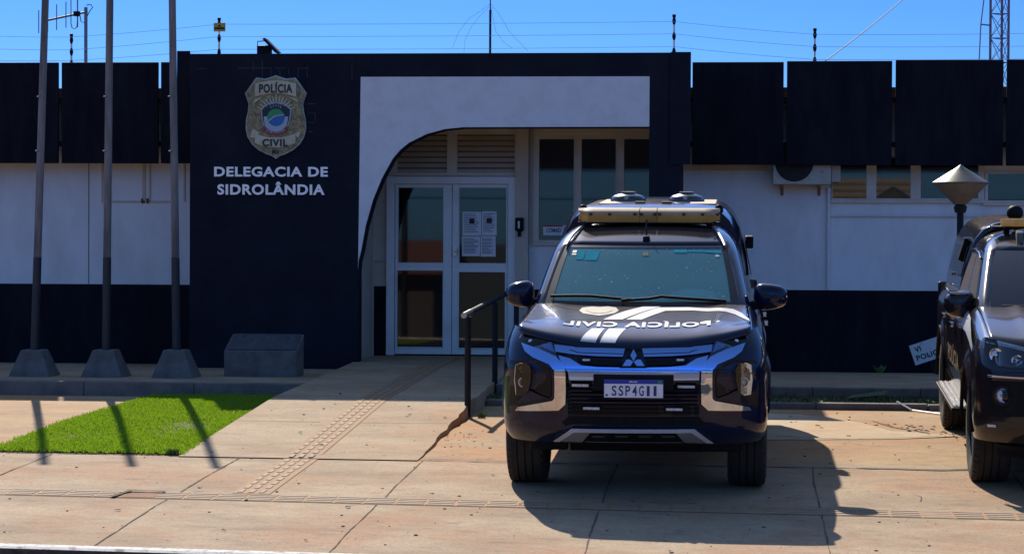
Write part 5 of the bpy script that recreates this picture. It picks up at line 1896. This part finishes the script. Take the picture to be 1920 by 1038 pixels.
# wipers and cowl
mb = MB()
mb.loft([[(x, .44 - .03 * (1 - (x / .78) ** 2) - .0, 1.185 + .012 * (x / .78) ** 2), (x, .40 + .05 + .09 * (x / .7) ** 2, 1.205), (x, .50 + .09 * (x / .7) ** 2, 1.203)] for x in [-.70 + .1 * k for k in range(15)]], cap=False, closed=False)
mb.build('cowl', m_blackp, T, world=False, smooth=60)
for pts in ([(1033, 557.5), (1080, 557), (1110, 557.5), (1150, 561.5), (1188, 565)], [(1165, 566), (1218, 562.5), (1240, 558.5), (1300, 563), (1362, 567)]):
    q = wpx(pts)
    P3 = [ws_pt(u, max(v, 1.196), .022) for u, v in q]
    wp = MB().tube(P3, .010, 8).build('wiper', m_blackp, T, world=False, smooth=50)
    MB().tube([p + Vector((0, .012, .004)) for p in P3], .006, 6).build('wiper_blade', m_rubber, wp, world=False)
# interior
mb = MB()
mb.box(-.70, .70, .55, .62, .6, 1.16)
for k in range(1):
    mb.loft([[(x, .56 + .0 * x, 1.165), (x, .74, 1.205 + .012 * math.cos(x * 5)), (x, .98, 1.222 + .022 * math.cos(x * 7)), (x, 1.06, 1.16), (x, 1.06, .9)] for x in [-.70 + .07 * i for i in range(21)]], cap=False, closed=False)
dash = mb.build('dashboard', m_dash, T, world=False, smooth=60)
mb = MB()
hood_ = [(math.cos(math.pi * k / 10) * .19, math.sin(math.pi * k / 10) * .055) for k in range(11)]
mb.loft([[(.36 + x, yy, 1.225 + z * sc) for x, z in hood_] for yy, sc in ((.74, .35), (.86, 1.0), (1.02, 1.15))], cap=False, closed=False)
mb.build('instrument_hood', m_dash, T, world=False, smooth=60)
mb = MB()
ring = []
for k in range(25):
    a = 2 * math.pi * k / 24
    ring.append((.36 + .185 * math.cos(a), 1.10 + .07 * math.sin(a), 1.17 + .17 * math.sin(a)))
mb.tube(ring, .014, 8, False)
mb.tube([(.20, 1.1, 1.17), (.52, 1.1, 1.17)], .02, 6)
mb.build('steering_wheel', m_blackp, T, world=False, smooth=60)
def seat(x, y, root, mat=m_inter):
    mb = MB()
    def slab_(zz, hw, y0, y1): return [(x - hw, y0, zz), (x + hw, y0, zz), (x + hw, y1, zz), (x - hw, y1, zz)]
    mb.loft([slab_(.75, .24, y + .42, y + .56), slab_(.95, .25, y + .46, y + .60), slab_(1.2, .24, y + .53, y + .65), (slab_(1.34, .18, y + .58, y + .67))])
    mb.loft([slab_(1.37, .10, y + .60, y + .70), slab_(1.42, .13, y + .59, y + .72), slab_(1.5, .12, y + .61, y + .72), slab_(1.53, .08, y + .63, y + .71)])
    mb.box(x - .24, x + .24, y, y + .5, .68, .80)
    mb.build('seat', mat, root, world=False, bevel=.03, smooth=50)
for x, y in ((-.36, 1.15), (.36, 1.15), (-.36, 1.72), (.36, 1.72)): seat(x, y, T)
MB().box(-.72, .72, .6, 2.3, .55, .60).build('cabin_floor', m_inter, T, world=False)
MB().box(-.70, .70, 2.26, 2.29, .6, 1.5).build('cabin_back', m_inter, T, world=False)
MB().box(-.12, .12, 1.25, 1.28, 1.50, 1.555).build('rear_view_mirror', m_blackp, T, world=False, bevel=.01)
# roof ditch mouldings
for s_ in (-1, 1):
    mb = MB()
    mb.tube([(s_ * x, y, z + .006) for x, y, z in ((.592, 1.26, 1.588), (.572, 1.37, 1.628), (.552, 1.47, 1.658), (.525, 1.60, 1.688), (.50, 1.74, 1.708), (.48, 2.1, 1.722))], .011, 6)
    mb.build('roof_moulding', m_silver, T, world=False, smooth=60)
# door mirrors
x, z = cpx(974, 552, .78)
mirror_(x, .80, z, .205, .185, .16, -1, m_paint, T, .02)
x, z = cpx(1445, 557, .78)
mirror_(x, .80, z, .245, .185, .16, 1, m_paint, T, -.02)
# wheels
for y in (0, 3.0):
    for s_ in (-1, 1): wheel(T, s_ * .755, y, .385, .262, s_)
# roof aerial
a = cpx(1212, 452, 1.33)
a2 = cpx(1211, 414, 1.33)
ant = MB().lathe([(.040, -.03), (.036, .0), (.026, .055), (.022, .066), (0, .068)], (a[0], 1.33, a[1] - .03), n=14).build('aerial_base', m_blackp, T, smooth=50, world=False)
MB().tube([(a[0], 1.33, a[1] + .02), (a2[0], 1.46, a2[1])], .0065, 6).build('aerial_whip', m_blackp, ant, world=False)
# light bar on the roof
yl = 1.86
l0, l1 = cpx(1085, 395, yl), cpx(1350, 417, yl)
lx0, lx1, lz0, lz1 = l0[0], l1[0], l1[1], cpx(1217, 391, yl)[1]
cxl = (lx0 + lx1) / 2
hl_ = (lx1 - lx0) / 2
def lbar(xa, xb, z0, z1, name, mat, parent, inset0=.0, inset1=.0, bev=.012, ya=-.14, yb=.14):
    mb = MB()
    xs = [xa + (xb - xa) * k / 12 for k in range(13)]
    rings_ = []
    for x in xs:
        e = abs(x - cxl) / hl_
        dd = 1 - .75 * max(0, e - .88) / .12 if e > .88 else 1
        y0, y1 = yl + ya * dd, yl + yb * dd
        zt2_, zb2_ = z1, z0 + .016 * max(0, e - .85) / .15
        rings_.append([(x, y0 + inset0, zb2_), (x, y0, (zb2_ + zt2_) / 2), (x, y0 + inset1, zt2_), (x, y1 - inset1, zt2_), (x, y1, (zb2_ + zt2_) / 2), (x, y1 - inset0, zb2_)])
    mb.loft(rings_)
    return mb.build(name, mat, parent, smooth=35, world=False, bevel=0)
zm = lz0 + (lz1 - lz0) * .58
bar = lbar(lx0, lx1, lz0 - .012, lz0, 'light_bar', m_blackp, T, .01, 0)
c1, c2 = cpx(1200.5, 400, yl)[0], cpx(1233, 400, yl)[0]
for xa, xb in ((lx0, c1 - .003), (c1 + .003, c2 - .003), (c2 + .003, lx1)):
    lbar(xa, xb, lz0 + .001, zm, 'bar_lens', m_amber, bar, .012, -.004)
    lbar(xa, xb, zm + .001, lz1, 'bar_cover', m_beige, bar, -.004, .035)
mb = MB()
for px in (1110, 1145, 1192, 1204, 1229, 1238, 1283, 1318, 1346):
    x = cpx(px, 400, yl)[0]
    mb.box(x - .012, x + .012, yl - .151, yl - .138, zm - .008, zm + .012)
mb.build('bar_clip', m_inter, bar, world=False)
for s_ in (-1, 1):
    MB().box(cxl + s_ * .47 - .03, cxl + s_ * .47 + .03, yl - .06, yl + .06, 1.66, lz0 - .013).build('bar_foot', m_blackp, bar, world=False, bevel=.006)
mb = MB()
mb.tube([(cxl - .50, yl - .03, lz0 - .04), (cxl + .50, yl - .03, lz0 - .04)], .012, 8)
mb.build('bar_rail', m_blackp, bar, world=False)
# bed canopy with ridge boards and two roof domes
def canopy(root, paint, y0, y1, prof, ramp=.12):
    mb = MB()
    rings_ = []
    n = 10
    for k in range(n + 1):
        y = y0 + (y1 - y0) * k / n
        sc = 1.0
        dzc = 0
        if k == 0: sc, dzc = .96, -.03
        ring = [(x * sc, y, z + (dzc if z > 1.3 else 0)) for x, z in prof] + [(-x * sc, y, z + (dzc if z > 1.3 else 0)) for x, z in prof[::-1]]
        rings_.append(ring)
    mb.loft(rings_)
    return mb.build('bed_canopy', paint, root, smooth=40, world=False)
prof = [(.80, 1.165), (.785, 1.26), (.765, 1.42), (.735, 1.56), (.70, 1.68), (.65, 1.77), (.59, 1.825), (.52, 1.853), (.30, 1.868), (.0001, 1.872)]
can = canopy(T, m_paint, 2.44, 4.36, prof)
r0, r1 = cpx(1113, 384, 2.9), cpx(1345, 384, 2.9)
mb = MB()
mb.prism([(r0[0] + .05, 2.75, 1.868), (r0[0], 2.75, 1.835), (r1[0], 2.75, 1.835), (r1[0] - .01, 2.75, 1.868)], (0, 1.3, 0))
mb.prism([(r0[0] + .02, 2.70, 1.850), (r0[0] - .03, 2.70, 1.815), (r1[0] + .02, 2.70, 1.815), (r1[0], 2.70, 1.850)], (0, .045, 0))
mb.build('roof_board', m_beige, can, world=False, bevel=.006)
for px in (1203, 1252):
    x, z = cpx(px, 387, 3.0)
    MB().box(x - .04, x + .04, 2.66, 2.80, 1.872, 1.884).build('board_clip', m_blackp, can, world=False, bevel=.004)
for px, w_ in ((1178, 70), (1287.5, 68)):
    x, z = cpx(px, 388, 3.4)
    r_ = .148
    d = MB().lathe([(r_, -.02), (r_ * 1.0, .0), (r_ * .95, .022), (r_ * .8, .038), (r_ * .45, .052), (r_ * .42, .066), (r_ * .40, .070), (r_ * .2, .070), (0, .066)], (x, 3.4, 1.878), n=28)
    d = d.build('roof_dome', m_skychrome if False else M('dome_grey', (.035, .035, .038), (.05, .05, .05), 9, .3, coat=.4, dust=.9), can, smooth=40, world=False)
    MB().lathe([(.0, -.012), (.018, -.012), (.018, .0)], (x - .01, 3.4 - r_ * .97, 1.90), 'Y', 10).build('dome_latch', m_silver, d, world=False)
MB().tube([(cpx(1210, 381, 3.4)[0], 3.4, 1.895), (cpx(1260, 381, 3.4)[0], 3.4, 1.895)], .008, 6).build('dome_link', m_silver, can, world=False)
for px in (1092, 1348):
    x, z = cpx(px, 388, 2.4)
    MB().lathe([(.03, -.05), (.035, .0), (.03, .03), (.012, .045), (0, .046)], (x, 2.5, z - .03), n=12).build('corner_lamp', m_blackp, can, smooth=50, world=False)
# canopy side window with rail, on the right of the picture
for s_ in (1,):
    mb = MB()
    mb.prism([(s_ * .792, 2.62, 1.30), (s_ * .742, 2.62, 1.56), (s_ * .742, 4.1, 1.56), (s_ * .792, 4.1, 1.30)], (s_ * .006, 0, .002))
    mb.build('canopy_window', m_blackg, can, world=False)
    mb = MB()
    mb.box(s_ * .75, s_ * .815, 2.9, 3.1, 1.50, 1.60)
    mb.build('work_lamp', m_blackp, can, world=False, bevel=.01)
for s_ in (-1, 1):                 # inner wheel arches and door handles
    MB().box(s_ * .58, s_ * .62, -.5, 4.2, .4, 1.0).build('inner_arch', m_blackp, T, world=False)
    for y in (1.28, 2.15):
        MB().box(s_ * .885, s_ * .915, y, y + .17, 1.0, 1.03).build('door_handle', m_chrome, T, world=False, bevel=.006)

# ================================================================== right pickup
X2, Y2 = 2.545, 16.75
Z2 = gz(X2, Y2) + .002
T2 = thing('police_pickup', (X2, Y2, Z2), 'black police pickup cut by the right edge, with running boards and dusty bed canopy', 'pickup truck', 'police pickups', (0.04, 0, -.024))
def cp2(px, py, y):
    c, s_ = math.cos(.04), math.sin(.04)
    z = .8
    for _ in range(3):
        Y = Y2 + y * c - z * s_
        X, Z = at(px, py, Y)
        z = (Z - Z2 - y * s_) / c
    return X - X2, z
N2 = Nose([.28, .36, .46, .60, .74, .86, .96, 1.04, 1.12], [-.70, -.80, -.88, -.90, -.90, -.90, -.86, -.80, -.72], [.82, .88, .90, .905, .905, .90, .89, .87, .84], .42, 2.7)
def ztf2(x): return 1.00 + .04 * (abs(x) / .8) ** 2
mb = MB()
vs = []
for j in range(NZ + 1):
    for i in range(NA + 1):
        a = math.pi * (i / NA - .5)
        z = .36 + (ztf2(.8 * math.sin(a)) - .36) * j / NZ
        e = 2 / N2.p
        vs.append((N2.W(z) * math.copysign(abs(math.sin(a)) ** e, a), smooth_interp(z, N2.zs, N2.ys) + N2.L * (1 - abs(math.cos(a)) ** e), z))
mb.add(vs, fs_grid(NA, NZ))
mb.build('front_bumper', m_paint2, T2, smooth=60, world=False)
def np2(shapes, name, mat, parent, off, thick, bevel=0, both=True, step=.04):
    out = None
    for sg in ((1, -1) if both else (1,)):
        L_ = []
        for s_ in shapes:
            q = []
            for px, py in s_:
                y = -.85
                for _ in range(6):
                    x, z = cp2(px, py, y - off)
                    x = max(-.895, x)
                    y = N2.y(x, z)
                q.append((sg * x, z))
            L_.append(q)
        o = drape(L_, lambda u, v: N2.pt(u, v, off), name, mat, parent, step=step, thick=thick, bevel=bevel, smooth=35)
        if out is None: out = o
    return out
hl2 = [(1846, 634), (1852, 631), (1875, 637), (1900, 643), (1935, 652), (1935, 690), (1905, 690), (1872, 684), (1858, 676), (1849, 655)]
h2 = np2([hl2], 'headlamp', m_inter, T2, .004, .004)
np2([[(1849, 634), (1875, 639), (1905, 646), (1935, 654), (1935, 660), (1900, 652), (1870, 645), (1851, 641)]], 'light_guide', m_led, h2, .008, .012, .001)
for sg in (-1, 1):
    for px, py, rr in ((1872, 664, .044), (1909, 672, .036)):
        x, z = cp2(px, py, -.70)
        x = abs(x) * sg
        y = N2.y(x, z)
        MB().lathe([(rr, -.010), (rr, -.022), (rr * .85, -.020), (rr * .5, -.008), (rr * .3, -.012), (rr * .22, -.024), (0, -.028)], (x, y, z), 'Y', 24, cap=False).build('reflector_bowl', m_refl, h2, smooth=40, world=False)
np2([hl2], 'lamp_glass', m_lens, h2, .032, .002)
np2([[(1857, 702), (1935, 707), (1935, 711), (1857, 706)]], 'chrome_strip', m_chrome, T2, .010, .014, .003)
fg = np2([[(1853, 712), (1935, 716), (1935, 782), (1849, 777), (1852, 745)]], 'fog_pod', m_blackp, T2, .003, .006)
for sg in (-1, 1):
    x, z = cp2(1885.6, 742, -.82)
    x = abs(x) * sg
    y = N2.y(x, z)
    fl = MB().lathe([(.068, -.006), (.068, -.026), (.052, -.026), (.05, -.02)], (x, y, z), 'Y', 28, cap=False).build('fog_ring', m_blackg, fg, smooth=40, world=False)
    MB().lathe([(.05, -.018), (.03, -.006), (.012, -.010), (0, -.022)], (x, y, z), 'Y', 28, cap=False).build('fog_reflector', m_refl, fg, smooth=50, world=False)
    MB().lathe([(.051, -.022), (.03, -.028), (0, -.030)], (x, y, z), 'Y', 28, cap=False).build('fog_glass', m_lens, fg, smooth=50, world=False)
np2([[(1856, 795), (1873, 796), (1873, 801), (1857, 800)]], 'bumper_reflector', m_led, T2, .006, .006, .001)
np2([[(1870, 832), (1935, 838), (1935, 850), (1885, 848)]], 'lower_lip', m_blackp, T2, .004, .010, .002)
# middle of the nose (beyond the photo's edge)
g2 = drape([[(-.50, .98), (.50, .98), (.46, .50), (-.46, .50)]], lambda u, v: N2.pt(u, v, .005), 'grille', m_blackp, T2, step=.05, thick=.008)
for z in (.60, .70, .88):
    drape([[(-.47, z), (.47, z), (.47, z + .03), (-.47, z + .03)]], lambda u, v: N2.pt(u, v, .014), 'grille_bar', m_blackg, g2, step=.06, thick=.012)
drape([[(-.46, .78), (.46, .78), (.46, .83), (-.46, .83)]], lambda u, v: N2.pt(u, v, .014), 'grille_bar', m_paint2, g2, step=.06, thick=.016)
mb = MB()
mb.box(-.62, .62, -.62, 4.3, .33, .72)
mb.box(-.76, .76, -.55, .55, .55, .93)
mb.box(-.74, -.46, -.60, -.55, .25, .38)
mb.box(.46, .74, -.60, -.55, .25, .38)
mb.build('underbody', m_blackp, T2, world=False)
# hood
def hz2(x, v):
    q = (abs(x) / .8) ** 2
    z = (1.005 + .045 * q) * (1 - v ** .9) + (1.19 + .005 * q) * v ** .9 + .03 * 4 * v * (1 - v)
    z += .014 * math.exp(-((abs(x) - .52) / .05) ** 2)
    if v < .10: z -= .05 * (1 - v / .10) ** 2
    return z
mb = MB()
vs = []
for j in range(NV + 1):
    v = (j / NV) ** 1.3
    for i in range(NX + 1):
        x = (.80) * (i / NX * 2 - 1)
        yf = -.82 + .38 * se(x / .9, 2.5)
        vs.append((x, yf + (.50 - yf) * v, hz2(x, v)))
mb.add(vs, fs_grid(NX, NV))
hood2 = mb.build('hood', m_paint2, T2, smooth=50, world=False)
sm = hood2.modifiers.new('solid', 'SOLIDIFY'); sm.thickness = .03; sm.offset = -1
prm2 = dict(y0=-.58, y1=4.40, wheels=(0, 3.096), ra=.455, rz=.385, zsill=.44,
            ztop=lambda y: interp(y, [-.6, -.45, 0, .45, .6, 2.5, 4.4], [1.03, 1.05, 1.12, 1.185, 1.18, 1.165, 1.16]),
            q=[0, .15, .45, .68, .84, .94, 1], x=[.85, .885, .90, .90, .885, .85, .795],
            taper=lambda y: interp(y, [-.60, -.5, -.4, 0, 2.4, 4.4], [.95, .98, .995, 1.0, .99, .935]))
body_shell(prm2, m_paint2, T2)
MB().box(-.84, .84, 4.34, 4.40, .48, 1.15).build('tailgate', m_paint2, T2, world=False, bevel=.02)
cab2 = dict(bow=.09, glass_rows=(1, 6), side_rows=(1, 5), rows=[
    (1.12, .36, 2.45, .815, .735), (1.185, .42, 2.45, .80, .70), (1.27, .58, 2.44, .775, .685), (1.37, .79, 2.43, .745, .662), (1.46, .99, 2.41, .715, .640), (1.52, 1.13, 2.39, .695, .622), (1.565, 1.24, 2.37, .675, .602),
    (1.60, 1.34, 2.36, .65, .575), (1.63, 1.44, 2.35, .615, .55), (1.66, 1.56, 2.32, .56, .50), (1.682, 1.70, 2.26, .48, .42), (1.695, 1.85, 2.18, .36, .30), (1.70, 1.95, 2.08, .2, .15)])
cabin(cab2, m_paint2, m_blackg, M('dark_windscreen', (0.25, 0.25, 0.30), (0.08, 0, 0), trans=(0.30, 0.36, 0.42), rough=0.03), m_side, T2)
mb = MB()                                    # dark pillar trim between the side windows is the cab itself; drip rail above them
for sg in (-1, 1):
    rw = [cab2['rows'][k] for k in (5, 6)]
    mb.tube([(sg * (.70 + .004), y, z) for y, z in ((1.40, 1.50), (1.55, 1.535), (2.0, 1.545), (2.3, 1.52))], .009, 6)
mb.build('drip_rail', m_blackg, T2, world=False, smooth=60)
MB().tube([(x, .46 + .09 * (x / .7) ** 2, 1.195) for x in [-.62 + .1 * k for k in range(13)]], .012, 8).build('wiper', m_blackp, T2, world=False, smooth=60)
mb = MB()
mb.loft([[(x, .56, 1.16), (x, .8, 1.175), (x, 1.0, 1.16), (x, 1.02, .9)] for x in [-.70 + .1 * i for i in range(15)]], cap=False, closed=False)
mb.build('dashboard', m_inter, T2, world=False, smooth=60)
for x, y in ((-.36, 1.15), (.36, 1.15)): seat(x, y, T2)
MB().box(-.70, .70, 2.32, 2.35, .6, 1.5).build('cabin_back', m_inter, T2, world=False)
mirror_(-.90, .86, 1.185, .225, .20, .17, -1, m_paint2, T2, 0)
mirror_(.90, .86, 1.185, .225, .20, .17, 1, m_paint2, T2, 0)
for sg in (-1, 1):
    MB().box(sg * .83, sg * .98, .80, .92, 1.262, 1.282).build('mirror_cap', m_chrome, T2, world=False, bevel=.006)
for y in (0, 3.096):
    for sg in (-1, 1): wheel(T2, sg * .748, y, .385, .262, sg)
for sg in (-1, 1):
    MB().box(sg * .60, sg * .64, -.5, 4.3, .4, 1.0).build('inner_arch', m_blackp, T2, world=False)
    # running board: ribbed aluminium tread on dark edge
    a, b = .70, .965
    rbd = MB().box(sg * a, sg * b, .62, 2.52, .415, .445).build('running_board', m_blackp, T2, world=False, bevel=.008)
    MB().box(sg * (a + .02), sg * (b - .015), .66, 2.48, .446, .452).build('board_tread', m_alloy, rbd, world=False)
    mb = MB()
    for k in range(6):
        x = sg * (a + .04 + k * .036)
        mb.box(x, x + sg * .014, .68, 2.46, .4525, .458)
    mb.build('board_ribs', m_silver, rbd, world=False)
    # arch lips
    for yc in (0, 3.096):
        mb = MB()
        P3 = []
        for k in range(19):
            an = math.pi * (k / 18)
            P3.append((sg * (.905 if yc == 0 else .892), yc - .462 * math.cos(an), .385 + .462 * math.sin(an)))
        P3 = [(p[0], p[1], max(p[2], .40)) for p in P3]
        mb.tube(P3, .014, 8)
        mb.build('arch_moulding', m_blackp, T2, world=False, smooth=60)
    for y in (1.30, 2.22):
        MB().box(sg * .905, sg * .935, y, y + .16, .985, 1.02).build('door_handle', m_chrome, T2, world=False, bevel=.006)
    # door cuts
    mb = MB()
    for y in (.56, 1.52, 2.42):
        mb.loft([[(sg * (smooth_interp(q, prm2['q'], prm2['x']) + .0015), y + dy_, .46 + (1.175 - .46) * q) for dy_ in (0, .008)] for q in [k / 10 for k in range(0, 11)]], cap=False, closed=False)
    mb.build('door_gap', m_blackg, T2, world=False)
# white livery band and letters on the doors
def side_pt(sg, y, z, off=.003):
    q = (z - .44) / (1.175 - .44)
    return Vector((sg * (smooth_interp(q, prm2['q'], prm2['x']) + off), y, z))
for sg in (-1, 1):
    drape([[(.80, 1.03), (.80, 1.145), (.3, 1.125), (-.05, 1.075), (-.42, .99), (-.42, .95), (-.05, 1.0), (.3, 1.03)]], lambda u, v: side_pt(sg, u, v), 'door_band', m_decalw, T2, step=.08, step2=.04)
    vs_, fs_ = text2d('POLÍCIA', 1.15, .17, .03)
    drape([([(1.45 + sg * x, y + .76) for x, y in vs_], fs_)], lambda u, v: side_pt(sg, u, v), 'door_word', m_decalt, T2, step=.08, step2=.05)
# canopy, taller than the cab
prof2 = [(.765, 1.155), (.75, 1.25), (.72, 1.40), (.685, 1.52), (.64, 1.61), (.585, 1.675), (.51, 1.715), (.42, 1.735), (.25, 1.745), (.0001, 1.748)]
can2 = canopy(T2, m_paint2, 2.52, 4.42, prof2)
mb = MB()                                    # rounded front hoop
P3 = [(x * .99, 2.52, z - .02) for x, z in prof2] + [(-x * .99, 2.52, z - .02) for x, z in prof2[::-1][1:]]
mb.tube(P3, .035, 8)
mb.build('canopy_hoop', m_paint2, can2, world=False, smooth=60)
for sg in (-1, 1):
    mb = MB()
    mb.prism([(sg * .750, 2.80, 1.28), (sg * .692, 2.80, 1.52), (sg * .697, 4.05, 1.50), (sg * .750, 4.2, 1.28)], (sg * .006, 0, .002))
    mb.build('canopy_window', m_side if False else m_blackg, can2, world=False)
    mb = MB()
    mb.box(sg * .755, sg * .79, 3.35, 3.41, 1.26, 1.29)
    mb.build('window_latch', m_chrome, can2, world=False, bevel=.004)
for sg in (-1,):
    x, z = cp2(1793, 466, 3.0)
    wl_ = MB()
    wl_.prism([(x - .055, 3.0, z - .09), (x + .0, 3.0, z - .12), (x + .06, 3.0, z + .06), (x - .0, 3.0, z + .09)], (0, .12, 0))
    wl_.build('work_lamp', m_blackp, can2, world=False, bevel=.01)
    MB().box(x - .01, x + .055, 2.99, 3.12, z + .08, z + .095).build('lamp_cap', m_chrome, can2, world=False, bevel=.004)
# light bar with its feet, black searchlight ball
yl = 1.80
b0 = cp2(1867, 418, yl)
zl = b0[1]
bar2 = MB().box(-.60, .60, yl - .13, yl + .13, zl - .035, zl - .022).build('light_bar', m_blackp, T2, world=False)
mb = MB()
rings_ = []
for k in range(13):
    x = b0[0] + (-2 * b0[0]) * k / 12
    e = abs(x / b0[0])
    dd = 1 - .7 * max(0, e - .85) / .15
    rings_.append([(x, yl - .14 * dd, zl - .021), (x, yl - .15 * dd, zl), (x, yl - .12 * dd, zl + .032), (x, yl + .12 * dd, zl + .032), (x, yl + .15 * dd, zl), (x, yl + .14 * dd, zl - .021)])
mb.loft(rings_)
mb.build('bar_lens', m_amber, bar2, smooth=35, world=False)
for sg in (-1, 1):
    MB().box(sg * .48 - .02, sg * .48 + .02, yl - .05, yl + .05, 1.62, zl - .036).build('bar_foot', m_blackp, bar2, world=False, bevel=.005)
x, z = cp2(1891, 399, 2.2)
mb = MB().lathe([(0, -.062), (.035, -.055), (.06, -.025), (.066, 0), (.06, .03), (.035, .055), (0, .062)], (x, 2.2, z), n=20)
sb = mb.build('searchlight', m_blackp, T2, smooth=60, world=False)
MB().box(x - .02, x + .02, 2.18, 2.22, 1.66, z - .05).build('searchlight_stem', m_blackp, sb, world=False)
x, z = cp2(1905, 446, 1.5)
mb = MB().prism([(x - .03, 1.45, z - .06), (x - .03, 1.62, z - .05), (x - .03, 1.60, z + .03), (x - .03, 1.54, z + .06), (x - .03, 1.48, z + .04)], (.05, 0, 0))
mb.build('roof_fin', m_cement, T2, world=False, bevel=.008)
